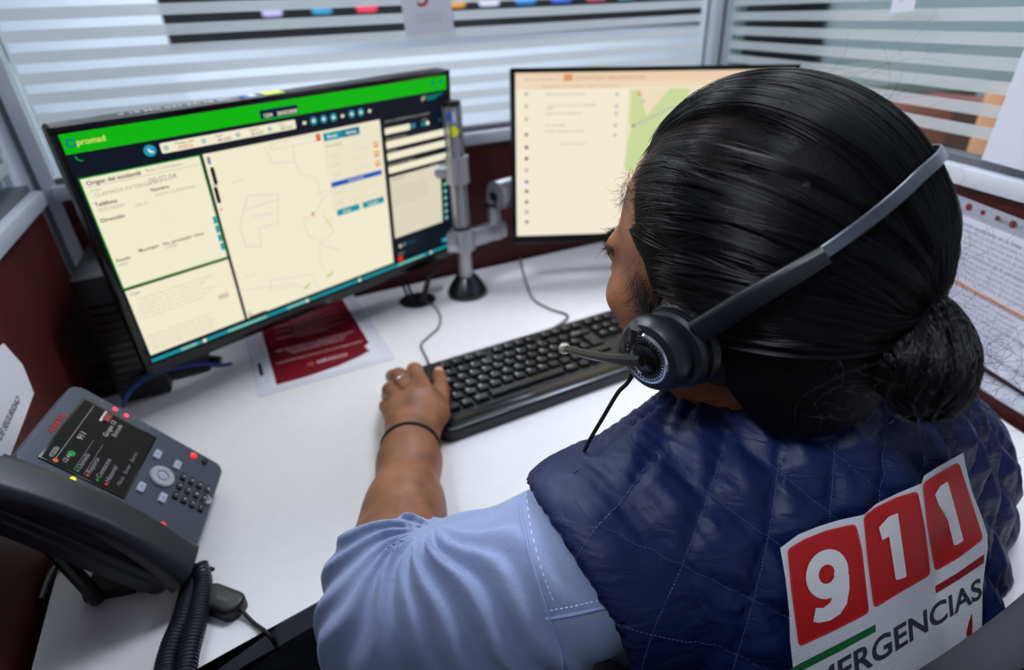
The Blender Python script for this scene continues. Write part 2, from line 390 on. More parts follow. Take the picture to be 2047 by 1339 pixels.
g.text(.013, .272, 'Teléfono', .0062, DK, bold=.02); g.text(.125, .262, 'Nombre', .0058, DK, bold=.02); g.text(.015, .294, '5532100041', .0056, GREY); g.text(.085, .306, '(55) 21', .005, GREY); g.text(.13, .284, 'LLAMA CIUDADANA', .005, GREY)
g.text(.012, .335, 'Dirección', .0062, DK, bold=.02)
for x, y, t in ((.011, .505, 'Estado'), (.06, .49, 'Municipio'), (.112, .49, 'No. proveedor único')): g.text(x, y, t, .0058, DK, bold=.015)
for x, y, t in ((.012, .525, '0000'), (.115, .508, 'V0000')): g.text(x, y, t, .0052, GREY)
for k in range(4): g.rect(.236, .425+.042*k, .244, .458+.042*k, TEAL)
g.rect(.0045, .634, .245, .962, CREAM); g.text(.011, .662, 'Chat', .0058, GREY, bold=.02)
for k in range(6): g.text(.02, .69+.018*k, ('Ciudadano reporta incidente en la vía pública', 'solicita apoyo de una unidad en el lugar', 'se canaliza el reporte a la autoridad')[k % 3], .0052, (212, 206, 186))
g.rect(.195, .79, .222, .815, (222, 200, 190))
for k in range(6): g.text(.012, .87+.015*k, ('seguimiento del folio y datos del incidente', 'hora de la llamada y datos del operador')[k % 2], .0050, (212, 206, 186))
g.rect(.252, .157, .743, .962, CREAM)
g.rect(.5575, .165, .741, .56, (244, 236, 208))
MAPL = (216, 208, 214)
for P in ([(.331, .37), (.409, .396), (.392, .533), (.34, .53), (.335, .62), (.295, .60), (.295, .49), (.331, .37)], [(.31, .43), (.41, .42)], [(.33, .47), (.38, .475), (.38, .49)],
          [(.30, .30), (.33, .29)], [(.40, .18), (.41, .25), (.47, .27), (.475, .18)], [(.47, .27), (.48, .33), (.52, .36), (.53, .48), (.50, .54), (.46, .55), (.47, .64), (.51, .70), (.55, .66), (.53, .60)],
          [(.53, .48), (.57, .44)], [(.50, .70), (.49, .78), (.5, .86)], [(.50, .70), (.56, .78)], [(.25, .80), (.33, .84), (.39, .86), (.45, .93)], [(.34, .80), (.39, .83), (.46, .85), (.47, .94)], [(.34, .80), (.33, .86), (.39, .88)]): g.line(P, .0009, MAPL)
g.line([(.525, .56), (.545, .63)], .0015, (226, 220, 150)); g.line([(.52, .6), (.55, .59)], .0012, (226, 220, 150)); g.line([(.52, .44), (.545, .44)], .0012, (226, 220, 160))
g.disc(.494, .534, .002, (220, 90, 90)); g.line([(.494, .538), (.496, .552)], .0012, (220, 90, 90))
g.poly([(.50, .893), (.525, .876), (.527, .884), (.503, .902)], (170, 205, 60)); g.poly([(.425, .912), (.447, .892), (.449, .900), (.428, .920)], (170, 205, 60))
g.text(.275, .75, 'Centro', .005, MAPL)
g.rect(.258, .17, .265, .2, (120, 130, 160)); g.rect(.259, .213, .268, .288, (26, 24, 24), r=.002); g.rect(.255, .298, .264, .37, (26, 24, 24), r=.002); g.disc(.2605, .292, .0022, (30, 30, 30), r0=.0014); g.poly([(.256, .402), (.2595, .39), (.263, .402)], (235, 70, 50))
g.rect(.412, .166, .552, .196, (220, 215, 200), r=.004); g.rect(.414, .169, .54, .193, CREAM, r=.004); g.rect(.539, .165, .552, .197, (225, 70, 50)); g.text(.542, .188, '+', .006, CREAM)
g.rect(.56, .168, .615, .205, TEAL); g.rect(.615, .168, .672, .205, (0, 122, 160)); g.text(.571, .193, 'Buscar', .006, CREAM, bold=.02); g.text(.628, .193, 'Alertas', .006, CREAM, bold=.02)
g.text(.563, .235, 'Prioridades', .0056, (190, 140, 90))
for y in (.272, .319, .369): g.rect(.711, y-.014, .727, y+.014, (236, 150, 70)); g.rect(.714, y-.006, .724, y+.002, CREAM); g.line([(.635, y), (.69, y)], .0006, MAPL); g.text(.57, y+.01, 'Campo', .005, (205, 198, 180))
g.rect(.561, .405, .729, .43, (30, 90, 190)); g.text(.615, .424, 'Información', .0056, CREAM)
for y in (.47, .52): g.text(.57, y, 'Calle', .005, (205, 198, 180)); g.line([(.62, y), (.70, y)], .0006, MAPL)
g.rect(.565, .55, .64, .582, TEAL); g.rect(.651, .55, .726, .582, TEAL); g.text(.585, .574, 'Enviar', .0056, CREAM, bold=.02); g.text(.668, .574, 'Cancelar', .0056, CREAM, bold=.02)
g.text(.254, .94, '()', .008, DK); g.rect(.254, .948, .305, .960, (50, 44, 30))
g.text(.755, .175, 'DATOS COMPLEMENTARIOS DEL INCIDENTE', .0042, GREY)
g.rect(.752, .202, .842, .234, CREAM, r=.0015); g.rect(.846, .205, .862, .23, (40, 140, 170), r=.002); g.rect(.882, .208, .905, .23, (0, 130, 140), r=.003); g.disc(.908, .219, .0034, CREAM); g.disc(.955, .215, .0022, (0, 100, 110))
g.text(.887, .2, 'Activo', .004, GREY)
for y, t in ((.268, 'Motivo del incidente'), (.33, 'Prioridad'), (.40, 'Corporación del incidente')):
    g.rect(.752, y, .983, y+.037, CREAM, r=.001); g.text(.754, y-.006, t, .0046, (206, 196, 180))
g.rect(.752, .458, .949, .81, (228, 221, 196)); g.text(.76, .478, 'Descripción', .0048, DK)
for k in range(5): g.text(.757, .53+.022*k, ('La persona refiere un incidente', 'en el domicilio y pide el apoyo')[k % 2], .0058, (196, 188, 166))
for k in range(6): g.disc(.965, .583+.0415*k, .0042, (60, 160, 165)); g.disc(.965, .583+.0415*k, .0016, CREAM, 5)
g.disc(.768, .865, .0035, (200, 180, 160)); g.disc(.785, .862, .0038, (50, 120, 120)); g.text(.80, .872, 'Q O', .008, (0, 110, 120)); g.rect(.94, .915, .99, .943, (0, 140, 170)); g.text(.952, .936, 'Guardar', .0045, CREAM); g.rect(.972, .943, .988, .955, (0, 140, 140))
g.text(.756, .915, 'Detalle', .0045, GREY); g.rect(.754, .925, .773, .958, (230, 30, 25), r=.002)
g.rect(0, .968, .97, .985, (0, 150, 165))
for a, b in ((.07, .11), (.19, .30), (.36, .42), (.75, .86)): g.rect(a, .969, b, .984, (120, 200, 185))
for x in (.125, .42, .6, .885): g.rect(x, .967, x+.008, .986, CREAM)
g.rect(0, .985, 1, 1, (12, 14, 18))
g.build('screen', mon1, Matrix.Translation((0, MH/2-.0075-SH/2+.0005, .0006)))
lg = Sheet(.03, .03, 'print', 1); lg.disc(.5, .5, .0045, (130, 134, 140), r0=.0037); lg.text(.36, .62, 'hp', .0058, (150, 154, 160), 'LEFT', .02)
lg.build('maker_logo', mon1, Matrix.Translation((0, -MH/2+.0085, .0017)))
tb_ = MB(); tb_.box((.08-.1, MH/2+.0005, -.012), (.026, .0008, .017), mat('yellow_sticker', (214, 226, 20), .5)); tb_.build('yellow_sticker', mon1)
tb_ = MB(); tb_.box((-.052, MH/2+.0005, -.012), (.018, .0008, .015), mat('white_sticker', (200, 205, 235), .5)); tb_.box((-.058, MH/2+.001, -.012), (.010, .0008, .010), mat('blue_sticker', (30, 80, 190), .5)); tb_.build('asset_sticker', mon1)
wt = MB()
V, F = text_polys('9 18 MX 041 TV 18 4C', .013, 'LEFT', .01)
wt.add([(a-.20, MH/2+.0006, -.018+b*.9) for a, b in V], F, mat('white_marker', (205, 208, 215), .6)); wt.build('marker_writing', mon1)

# right monitor
dd = .97
TL2, BL2 = at(1020, 136, .93), None
MW2, MH2 = .49, .292
Xm2 = Vector((.995, .05, -.035)).normalized(); Zm2 = Vector((.036, .10, .99)).normalized(); Zm2 = (Zm2-Xm2*Zm2.dot(Xm2)).normalized()
def proj(P):
    c = RC.T @ (np.array(P)-CAM); return (IW/2+FPX*c[0]/-c[2], IH/2-FPX*c[1]/-c[2])
for _ in range(12):      # distance at which a 0.322 m tall screen spans the measured height
    p = proj(at(1020, 136, dd)-Zm2*MH2); dd *= (p[1]-136)/351
C2 = at(1020, 136, dd)+Xm2*MW2/2-Zm2*MH2/2
mon2 = monitor('black monitor showing the green map, partly hidden behind the head', frameM(C2, Xm2, Zm2), MW2, MH2, .0135)
SW2, SH2 = MW2-.0155, MH2-.0210
g = Sheet(SW2, SH2, 'glow', .92); CR2 = (252, 243, 218); G2 = (210, 225, 160)
g.rect(0, 0, 1, 1, CR2); g.rect(0, 0, 1, .055, (244, 214, 182)); g.rect(.0, .055, 1, .095, (246, 224, 192)); g.rect(.005, .02, .15, .055, (246, 226, 200)); g.text(.03, .045, 'Ubicación del incidente', .006, (200, 150, 120)); g.rect(.17, .012, .20, .05, (235, 150, 110)); g.text(.21, .04, 'Centro de mando - mapa general de la zona', .0066, (214, 130, 100))
g.rect(.0, .06, .04, .094, (246, 228, 200), r=.003); g.text(.09, .086, 'mapa general de incidentes / captura / zona centro', .0064, (214, 160, 130))
g.rect(.022, .1, .0235, 1, (236, 226, 204)) if False else None
for k, c in enumerate([(200, 190, 170)]*3+[(150, 140, 130), (80, 70, 70), (90, 80, 70), (190, 180, 160), (120, 110, 190), (110, 80, 70), (120, 110, 120), (150, 150, 160), (110, 110, 120)]):
    y = [.12, .19, .265, .355, .432, .50, .572, .645, .705, .775, .84, .905][k]; g.disc(.038, y, .0032, c, 12)
for k, (y, t, c) in enumerate(((.13, 'Mapa general de incidentes', 'x'), (.195, '  Tránsito en la zona de la alcaldía', 'x'), (.212, 'calles', ''), (.24, 'avenida central poniente', 'y'), (.31, 'Sin resultados', ''), (.345, 'no hay reportes en la zona', ''))): g.text(.105, y, t, .0062, (178, 170, 160))
g.text(.16, .42, 'resultados cargados', .0056, (196, 188, 172))
for y in (.13, .2, .24, .31, .37): g.disc(.36, y, .003, (200, 190, 200), 10)
g.rect(.40, .10, 1, 1, (244, 232, 200)); g.poly([(.425, .29), (.52, .10), (.72, .10), (.70, .45), (.62, .72), (.50, .66), (.44, .62), (.40, .57), (.41, .40)], G2)
g.poly([(.41, .11), (.44, .10), (.475, .25), (.43, .33), (.41, .3)], G2); g.poly([(.44, .10), (.55, .10), (.47, .26)], (246, 230, 196)); g.poly([(.62, .1), (.9, .1), (.85, .35), (.63, .5)], (244, 232, 206))
g.line([(.42, .32), (.55, .22), (.66, .17), (.9, .12)], .0034, (204, 196, 176)); g.line([(.40, .66), (.5, .68), (.62, .76), (.8, .8)], .002, (232, 214, 180)); g.line([(.44, .70), (.56, .95)], .0025, (222, 214, 196)); g.poly([(.40, .68), (.5, .72), (.58, .98), (.40, .98)], (240, 236, 214)); g.disc(.425, .315, .002, (60, 60, 60), 8)
g.rect(.395, .9, .428, .963, (88, 72, 36)); g.rect(.40, .905, .422, .925, (150, 120, 50)); g.disc(.44, .13, .0032, (240, 150, 110)); g.disc(.455, .17, .002, (180, 160, 230))
g.build('screen', mon2, Matrix.Translation((0, MH2/2-.0075-SH2/2+.0005, .0006)))
MB().box((-.10, MH2/2+.0005, -.010), (.024, .0008, .016), MATS['yellow_sticker']).build('yellow_sticker', mon2)
MB().box((-.125, MH2/2+.0005, -.010), (.016, .0008, .014), MATS['white_sticker']).build('white_sticker', mon2)

# ================================================================ monitor arm pole
PB = onz(935, 586, ZD); PB.z = ZD
e = empty('monitor_stand', Matrix.Translation(PB), 'silver pole with black round foot standing between the two monitors', 'monitor stand')
MB().lathe([(.0, 0), (.0375, 0), (.0385, .004), (.037, .010), (.031, .020), (.024, .030), (.0195, .036), (.0, .036)], mat('satin_black_cone', (20, 24, 30), .25, coat=.4)).build('foot', e)
MB().cyl((0, 0, .03), (0, 0, .13), .0125, STEEL).build('lower_pole', e)
p = MB(); p.cyl((0, 0, .13), (0, 0, .335), .0145, STEEL, n=32)
for k in range(6): a = k*math.pi/3+.3; p.box((.0145*math.cos(a), .0145*math.sin(a), .235), (.003, .003, .2), ALU_D, None)
p.build('upper_pole', e)
MB().cyl((0, 0, .333), (0, 0, .341), .0152, BLACK).build('pole_cap', e)
MB().cyl((0, 0, .128), (0, 0, .133), .0165, BLACK).build('collar', e)
mm = mon2.matrix_world @ Vector((0, 0, -.08)); vv = mm-PB; vv.z = 0
c = MB(); c.cyl((0, 0, .088), (0, 0, .128), .021, STEEL); c.box((-.018, -.012, .108), (.018, .02, .034), STEEL, bev=.002); c.build('clamp', e)
ang = math.atan2(vv.y, vv.x)
k_ = Vector((.075*math.cos(ang+.35), .075*math.sin(ang+.35), .108))
a1 = MB(); a1.box((k_.length/2-.05, 0, 0), (.085, .024, .032), STEEL, frameM((k_.x/2, k_.y/2, .106), (k_.x, k_.y, 0), z=(0, 0, 1)), bev=.004); a1.build('short_arm', e)
jn = at(990, 405, 1.03)-PB
a2 = MB(); a2.cyl((k_.x, k_.y, .09), (k_.x, k_.y, .17), .013, STEEL); a2.cyl((k_.x, k_.y, .155), (k_.x, k_.y, .16), .019, BLACK); a2.build('elbow_joint', e)
hub = Vector((k_.x+.02, k_.y-.005, .175)); tgt = vv.copy(); tgt.z = mm.z-PB.z
a3 = MB(); a3.tube(smoothpts([tuple(hub), tuple(hub.lerp(tgt, .5)+Vector((0, .02, .01))), tuple(tgt)], 8), .014, STEEL, 14); a3.cyl(hub+Vector((-.016, -.012, 0)), hub+Vector((.016, .014, 0)), .026, STEEL); a3.cyl(hub+Vector((-.018, -.013, 0)), hub+Vector((-.021, -.016, 0)), .008, BLACK); a3.build('long_arm', e)
mm1 = mon1.matrix_world @ Vector((0, 0, -.088)); v1 = mm1-PB
a4 = MB(); h1 = Vector((0, 0, v1.z)); a4.cyl((0, 0, v1.z-.022), (0, 0, v1.z+.022), .021, STEEL); a4.tube(smoothpts([(0, 0, v1.z), tuple(Vector((v1.x*.45+.0, v1.y*.45+.03, v1.z))), tuple(v1)], 8), .014, STEEL, 14); a4.build('left_arm', e)
st_ = MB(); nf = Vector((0, -1, 0))
st_.cyl((.001, -.0145, .296), (.001, -.0155, .296), .0085, MATS['yellow_sticker']); st_.build('yellow_sticker', e)
s2 = MB(); s2.cyl((-.001, -.0145, .318), (-.001, -.0155, .318), .0075, MATS['blue_sticker']); s2.box((.004, -.0152, .318), (.005, .001, .015), MATS['white_sticker']); s2.build('blue_sticker', e)

# ================================================================ keyboard
kb0 = onz(886, 875, ZD+.012); kb0.z = ZD
KW, KD = .452, .165
Mk = frameM(kb0, (math.cos(math.radians(26.3)), math.sin(math.radians(26.3)), 0), z=(0, 0, 1))
ek = empty('keyboard', Mk, 'black full-size keyboard on the white desk under the left hand', 'keyboard')
KB = mat('keyboard_plastic', (22, 24, 28), .35, bump=(1500, .1)); KC = mat('keycap_plastic', (20, 21, 25), .28, bump=(1200, .15)); LEG = mat('key_legend', (215, 220, 230), .5)
def kx(P, tilt=True): return P
b = MB(); b.prism([(x+KW/2, y+KD/2) for x, y in rrect(KW, KD, .018)], 0, .017, KB, bev=.004)
b.prism([(x+KW/2, y+.016) for x, y in rrect(KW-.02, .020, .009)], .0165, .0182, BLACKG, bev=.0012)
for k in range(2): b.box((KW*(.2+.6*k), KD-.01, .002), (.03, .01, .006), BLACK)
b.build('case', ek)
MB().box((KW*.55, .0045, .0168), (KW*.7, .0035, .0022), mat('silver_strip', (120, 124, 134), .25, metal=.6), bev=.0008).build('front_edge_strip', ek)
U = .0187; kme = {}
def keymesh(wu, hu=1):
    key = (wu, hu)
    if key not in kme:
        w, h = wu*U-.0022, hu*U-.0022; b = bmesh.new(); bmesh.ops.create_cube(b, size=1)
        for v in b.verts:
            s_ = 1 if v.co.z < 0 else .80; v.co = Vector((v.co.x*(w-(0 if s_ == 1 else .0042)), v.co.y*(h-(0 if s_ == 1 else .0042)), (v.co.z+.5)*.0072))
        bmesh.ops.bevel(b, geom=b.edges[:], offset=.0009, segments=2, affect='EDGES')
        mb = MB().bm(b, KC, None, True); o = mb.build('key', ek); kme[key] = o.data; bpy.data.objects.remove(o)
    return kme[key]
def key(x, y, wu=1, hu=1, t=''):
    """x, y: lower-left in units from the key field's lower-left"""
    if t:
        mb = MB(); w, h = wu*U-.0022, hu*U-.0022; b = bmesh.new(); bmesh.ops.create_cube(b, size=1)
        for v in b.verts:
            s_ = 1 if v.co.z < 0 else 0; v.co = Vector((v.co.x*(w-.0042*(1-s_)), v.co.y*(h-.0042*(1-s_)), (v.co.z+.5)*.0072))
        bmesh.ops.bevel(b, geom=b.edges[:], offset=.0009, segments=2, affect='EDGES'); mb.bm(b, KC, None, True)
        V, F = text_polys(t, .0062 if len(t) == 1 else .0036, 'LEFT', .02); mb.add([(a-w/2+.0038, c+(.0012 if len(t) == 1 else 0), .00745) for a, c in V], F, LEG)
        o = mb.build('key', ek)
    else:
        o = bpy.data.objects.new('key', keymesh(wu, hu)); COL.objects.link(o); o.parent = ek
    o.location = (.013+(x+wu/2)*U, .031+(y+hu/2)*U, .0155)
y = 5.42
key(0, y, t='Esc')
for k in range(12): key(2+k*1+(k//4)*.5-.0, y, t='F%d' % (k+1))
for k in range(3): key(15.25+k, y, t=('Imp', 'Blo', 'Pau')[k])
for k, t in enumerate('º1234567890'): key(k, 4.15, t=t)
key(11, 4.15, t="'"); key(12, 4.15, t='¡'); key(13, 4.15, 2, t='Retroceso')
key(0, 3.15, 1.5, t='Tab')
for k, t in enumerate('QWERTYUIOP'): key(1.5+k, 3.15, t=t)
key(11.5, 3.15, t='`'); key(12.5, 3.15, t='+')
key(13.75, 2.15, 1.25, 2)
key(0, 2.15, 1.75, t='Bloq')
for k, t in enumerate('ASDFGHJKLÑ'): key(1.75+k, 2.15, t=t)
key(11.75, 2.15, t='{'); key(12.75, 2.15, t='}')
key(0, 1.15, 1.25, t='Mayús'); key(1.25, 1.15, t='<')
for k, t in enumerate('ZXCVBNM,.-'): key(2.25+k, 1.15, t=t)
key(12.25, 1.15, 2.75)
for x, w, t in ((0, 1.5, 'Ctrl'), (1.5, 1, 'Ini'), (2.5, 1.25, 'Alt'), (3.75, 6.25, ''), (10, 1.25, 'Alt Gr'), (11.25, 1, ''), (12.25, 1, ''), (13.25, 1.75, 'Ctrl')): key(x, .1, w, t=t)
for r_, row in enumerate((('Ins', 'Ini', 'Re'), ('Sup', 'Fin', 'Av'))):
    for k, t in enumerate(row): key(15.25+k, 4.15-r_, t=t)
for x, y in ((16.25, 1.15), (15.25, .1), (16.25, .1), (17.25, .1)): key(x, y)
for r_ in range(4):
    for k in range(3): key(18.5+k, 4.15-r_, t=('', '/', '*', '7', '8', '9', '4', '5', '6', '1', '2', '3')[r_*3+k])
key(21.5, 4.15); key(21.5, 2.15, 1, 2); key(21.5, .1, 1, 2.05); key(18.5, .1, 2, t='0'); key(20.5, .1, t='.')
CABLE = mat('grey_cable', (92, 94, 98), .5); CABLEK = mat('black_cable', (18, 18, 20), .45)
def cable(name, pts, r, m, label, n=8, parent=None, cat='cable'):
    o = MB().tube(smoothpts(pts, 10), r, m, n).build(name, parent)
    return tag(o, label, cat) if parent is None else o
def dz(px, py, h=.002): v = onz(px, py, ZD+h); return tuple(v)
kc = ek.matrix_world @ Vector((.045, KD-.003, .006))
cable('keyboard_cable', [tuple(kc), dz(853, 716, .003), dz(842, 690), dz(858, 672), dz(876, 655), dz(880, 632), dz(868, 612), dz(852, 604, .0035)], .0018, CABLE, 'thin grey cable curving from the keyboard to the desk grommet')
cable('grey_cable', [dz(1036, 500, .003), dz(1045, 540), dz(1055, 575), dz(1068, 600), dz(1100, 618), dz(1135, 634, .003), tuple(ek.matrix_world @ Vector((.235, KD+.003, .004)))], .002, CABLE, 'thin grey cable running down from below the right monitor to the keyboard')
gh = GR
for k, (a, b, c) in enumerate((((820, 604), (814, 570), (812, 530)), ((829, 606), (826, 572), (824, 520)), ((842, 602), (872, 570), (905, 540)), ((850, 600), (880, 575), (915, 548)), ((846, 606), (868, 585), (893, 560)))):
    p0 = Vector(dz(*a, .002)); p1 = at(b[0], b[1], (p0-Vector(CAM)).length*.86+.12); 
    top = mon1.matrix_world @ Vector((.10+.02*k, -.10, -.05)) if k < 2 else PB+Vector((-.01, .03, .10))
    mid = p0.lerp(top, .45)+Vector((.0, .03, -.01+.006*k))
    cable('black_cable', [tuple(p0-Vector((0, 0, .0))), tuple(p0.lerp(mid, .4)+Vector((0, 0, .015))), tuple(mid), tuple(top)], .0024, CABLEK, 'black cable rising from the desk grommet towards the %s, %s' % (('left monitor', 'left monitor', 'silver pole', 'silver pole', 'silver pole')[k], ('leftmost of the five', 'second from the left', 'third from the left', 'rightmost of the five', 'fourth from the left')[k]))

# ================================================================ leaflet folder on the desk
DBL = onz(516, 795, ZD); DBR = onz(792, 717, ZD); 
Md = frameM((DBL.x, DBL.y, ZD), (DBR-DBL), z=(0, 0, 1)); DW = (DBR-DBL).length; DL = .285
ed = empty('document_folder', Md, 'clear plastic folder holding a dark red government leaflet on the desk', 'folder')
MB().prism([(x+DW/2, y+DL/2) for x, y in rrect(DW, DL, .008)], 0, .0012, mat('white_plastic_sleeve', (226, 227, 236), .25, spec=.6)).build('sleeve', ed)
MB().prism([(x+.011, y+DL*.55) for x, y in rrect(.014, DL*.85, .002)], .0012, .0024, PAPER).build('spine_strip', ed)
MB().box((.012, .075, .0026), (.0055, .040, .0006), mat('dark_label', (40, 34, 36), .5)).build('spine_label', ed)
Wm, Hm = DW-.052, DL-.030
lf = Sheet(Wm, Hm, 'print', 1); MR = (122, 14, 36)
tear = [(1, 1), (1, .0), (0, 0), (0, 1)]
lf.poly([(0, 0), (1, 0), (1.0, .80), (.965, .81), (.93, .835), (.955, .85), (.94, .875), (.965, .885), (.955, .905), (.90, .915), (.86, .93), (.6, .975), (.3, 1.0), (0, 1.0)][::-1], MR)
TXT = (226, 186, 192)
for k, t in enumerate(('SECRETARIADO EJECUTIVO DEL', 'SISTEMA NACIONAL DE', 'SEGURIDAD PÚBLICA')): lf.text(.5, .605+.035*k, t, .0088, TXT, 'CENTER', .01)
lf.text(.5, .765, 'CENTRO NACIONAL DE INFORMACIÓN', .0074, TXT, 'CENTER', .01)
lf.text(.58, .885, 'MÉXICO', .0125, (226, 190, 196), 'CENTER', .03); lf.disc(.36, .868, .0055, (170, 90, 70), 14)
for k in range(10): lf.text(.5, .08+.045*k, ('GUÍA DE ATENCIÓN DE LLAMADAS', 'DE EMERGENCIA')[k % 2], .007, TXT, 'CENTER')
MB().box((0, 0, 0), (0.001, .001, .0001), PAPER) if False else None
MB().box((.026+Wm/2+.001, DL/2, .0016), (Wm+.014, Hm+.012, .0008), PAPER).build('inner_sheet', ed)
lf.build('leaflet', ed, Matrix.Translation((.028+Wm/2, DL/2+.002, .0021)))

# ================================================================ black box and cables behind the monitor
o = MB()
bx = onz(225, 790, ZD); cb = Vector((-.560, .765, ZD))
M_ = TR(cb.x, cb.y, ZD, 24.5)
e = empty('mini_computer', M_, 'black upright computer case standing in the corner left of the big monitor', 'computer')
MB().box((0, 0, .095), (.065, .17, .19), BLACK, bev=.006).build('case', e)
v = MB(); [v.box((0, -.0855, .03+.012*k), (.045, .001, .004), BLACKG) for k in range(11)]; v.build('vent', e)
e = empty('docking_tray', frameM(onz(395, 745, ZD), (DBR-DBL), z=(0, 0, 1)), 'flat black docking station on the desk under the big monitor', 'dock')
MB().box((-.06, .03, .011), (.16, .07, .022), BLACK, bev=.004).build('housing', e)
MB().cyl((.02, .012, .012), (.036, .006, .008), .006, BLACKG).build('plug', e)
bl = mat('blue_cable', (14, 52, 140), .4)
Mph_b = (-.42, .60, ZD)
cable('network_cable', [tuple(onz(245, 812, ZD+.02)), tuple(onz(262, 780, ZD+.03)), tuple(onz(300, 752, ZD+.04)), tuple(onz(350, 735, ZD+.045)), tuple(onz(405, 727, ZD+.035)), tuple(onz(440, 730, ZD+.018)), tuple(onz(462, 727, ZD+.010))], .0030, bl, 'blue network cable arching over the desk behind the phone')

# ================================================================ desk phone
PW, PL = .153, .1706
yaw, tilt = 3.32453762, .90470865
pu = Vector((math.cos(yaw)*math.cos(tilt), math.sin(yaw)*math.cos(tilt), math.sin(tilt))); prr = Vector((math.sin(yaw), -math.cos(yaw), 0))
P0 = Vector((-.33291, .50566, .775)); pn = prr.cross(pu)
ep = empty('desk_phone', frameM((P0.x-prr.x*PW/2, P0.y-prr.y*PW/2, ZD), prr, z=(0, 0, 1)), 'dark grey desk phone with lit display and coiled-cord handset, left side of the desk', 'telephone')
bpy.context.view_layer.update()
# face frame in local coordinates: x right, y up the face, z out; origin bottom-left corner of the face
Mf = ep.matrix_world.inverted() @ frameM(P0-prr*PW, prr, pu)
PG = mat('phone_grey', (62, 70, 84), .5, bump=(1600, .1)); PD = mat('phone_dark', (30, 35, 46), .45, bump=(1600, .1)); PSIL = mat('phone_silver', (176, 178, 188), .35, metal=.3)
FW = .118                                    # width of the face plate right of the cradle
fc = MB(); fc.prism([(x+PW-FW/2, y+PL/2) for x, y in rrect(FW, PL, .012, 8)], -.016, 0, PG, Mf, bev=.003); fc.build('face_plate', ep)
bd = MB(); bd.prism([(x+PW/2, y+PL/2-.002) for x, y in rrect(PW, PL-.006, .014, 8)], -.034, -.012, PD, Mf, bev=.003)
bd.prism([(x+.018, y+PL/2-.004) for x, y in rrect(.040, PL-.03, .012, 8)], -.034, -.020, PD, Mf, bev=.003); bd.build('cradle', ep)
stn = MB()
for xx in (.012, PW-.012):
    pb_ = Mf @ Vector((xx, PL*.70, -.032)); pt_ = Mf @ Vector((xx, PL*.15, -.030))
    stn.tube([tuple(pb_), (pb_.x, .085, .0065)], .0065, BLACK, 10)
stn.box((0, .078, .006), (PW-.03, .045, .012), BLACK, bev=.003)
stn.build('stand', ep)
# display
DX0, DX1, DY0, DY1 = PW-FW+.018, PW-.014, PL-.078, PL-.020
g = Sheet(.086, .073, 'glow', .8)
DCX, DCY = PW-FW/2, PL-.0535
MB().box((DCX, DCY, .0004), (.090, .077, .0016), BLACKG, Mf, bev=.0005).build('display_frame', ep)
g.rect(0, 0, 1, 1, (5, 6, 8)); g.line([(.02, .13), (.98, .13)], .0006, (150, 150, 150)); g.text(.04, .10, '4023', .006, (160, 160, 170)); g.disc(.03, .14, .0022, (220, 110, 40)); g.text(.1, .10, 'CNI', .005, (150, 170, 160))
g.disc(.20, .24, .0032, (30, 150, 70)); g.text(.42, .25, '911', .0075, (200, 200, 210)); g.text(.05, .25, '12:41', .0055, (200, 190, 200))
for y in (.36, .48): g.line([(.02, y), (.5, y)], .0005, (120, 120, 130))
for k, (y, t) in enumerate(((.42, 'Llamada'), (.54, 'Reporte'), (.66, 'Contactos'), (.77, 'Historial'))): g.text(.06, y, t, .0062, (150, 152, 160)); g.disc(.03, y-.02, .0014, ((30, 150, 60), (220, 60, 50))[k % 2], 8)
g.rect(.80, .28, .98, .31, (220, 220, 226)); g.rect(.84, .30, .97, .39, (150, 70, 80)); g.text(.62, .47, 'Grupo 12', .0062, (200, 200, 210)); g.text(.68, .56, 'Entrada', .006, (180, 180, 190)); g.text(.08, .9, 'Menú   Enviar   Borrar', .0052, (130, 132, 140))
g.build('display', ep, Mf @ Matrix.Translation((DCX, DCY, .0013)))
lt = MB(); V, F = text_polys('AVAYA', .0085, 'CENTER', .02); lt.add([(a+DCX, b+PL-.0135, .0006) for a, b in V], F, mat('red_print', (190, 30, 40), .5), Mf); lt.build('maker_logo', ep)
def led(x, y, c, nm='indicator_light', s_=.0024, e_=3.0):
    m = MB(); m.lathe([(0, .0016), (s_*.6, .0013), (s_, .0004), (s_, 0)], mat('led_%d_%d_%d' % c, c, .4, emit=e_), Mf @ Matrix.Translation((x, y, .0003)), 14); m.build(nm, ep)
def btn(x, y, w, h, m, r=.0012, hgt=.0022, t=None, tc=None, nm='button', ts=.004):
    b = MB(); b.prism([(a+x, c+y) for a, c in rrect(w, h, r, 4)], 0, hgt, m, Mf, bev=min(.0006, hgt*.4))
    if t: V, F = text_polys(t, ts, 'CENTER', .02); b.add([(a+x, c+y-ts*.33, hgt+.0001) for a, c in V], F, tc, Mf)
    return b.build(nm, ep)
SL = mat('soft_silver_key', (168, 172, 186), .4)
LX, RX = PW-FW+.006, PW-.0055
for k in range(4):
    yy = PL-.030-.0165*k
    for X_ in (LX, RX): MB().box((X_, yy, .0003), (.005, .0012, .0008), mat('grey_tick', (120, 126, 140), .5), Mf).build('line_mark', ep)
for yy in (PL-.044, PL-.056): led(RX-.001, yy, (255, 60, 90), e_=2.0)
led(LX+.0035, PL-.047, (225, 235, 20), e_=2.0); led(LX-.001, PL-.050, (255, 60, 90), e_=2.0); led(LX+.002, PL-.068, (225, 235, 20), e_=2.0)
NX, NY = DCX, PL-.113
nv = MB(); nv.lathe([(.0, .0016), (.0060, .0016), (.0064, .0030), (.0115, .0030), (.0125, .0018), (.0125, 0)], PSIL, Mf @ Matrix.Translation((NX, NY, 0)), 40); nv.build('navigation_ring', ep)
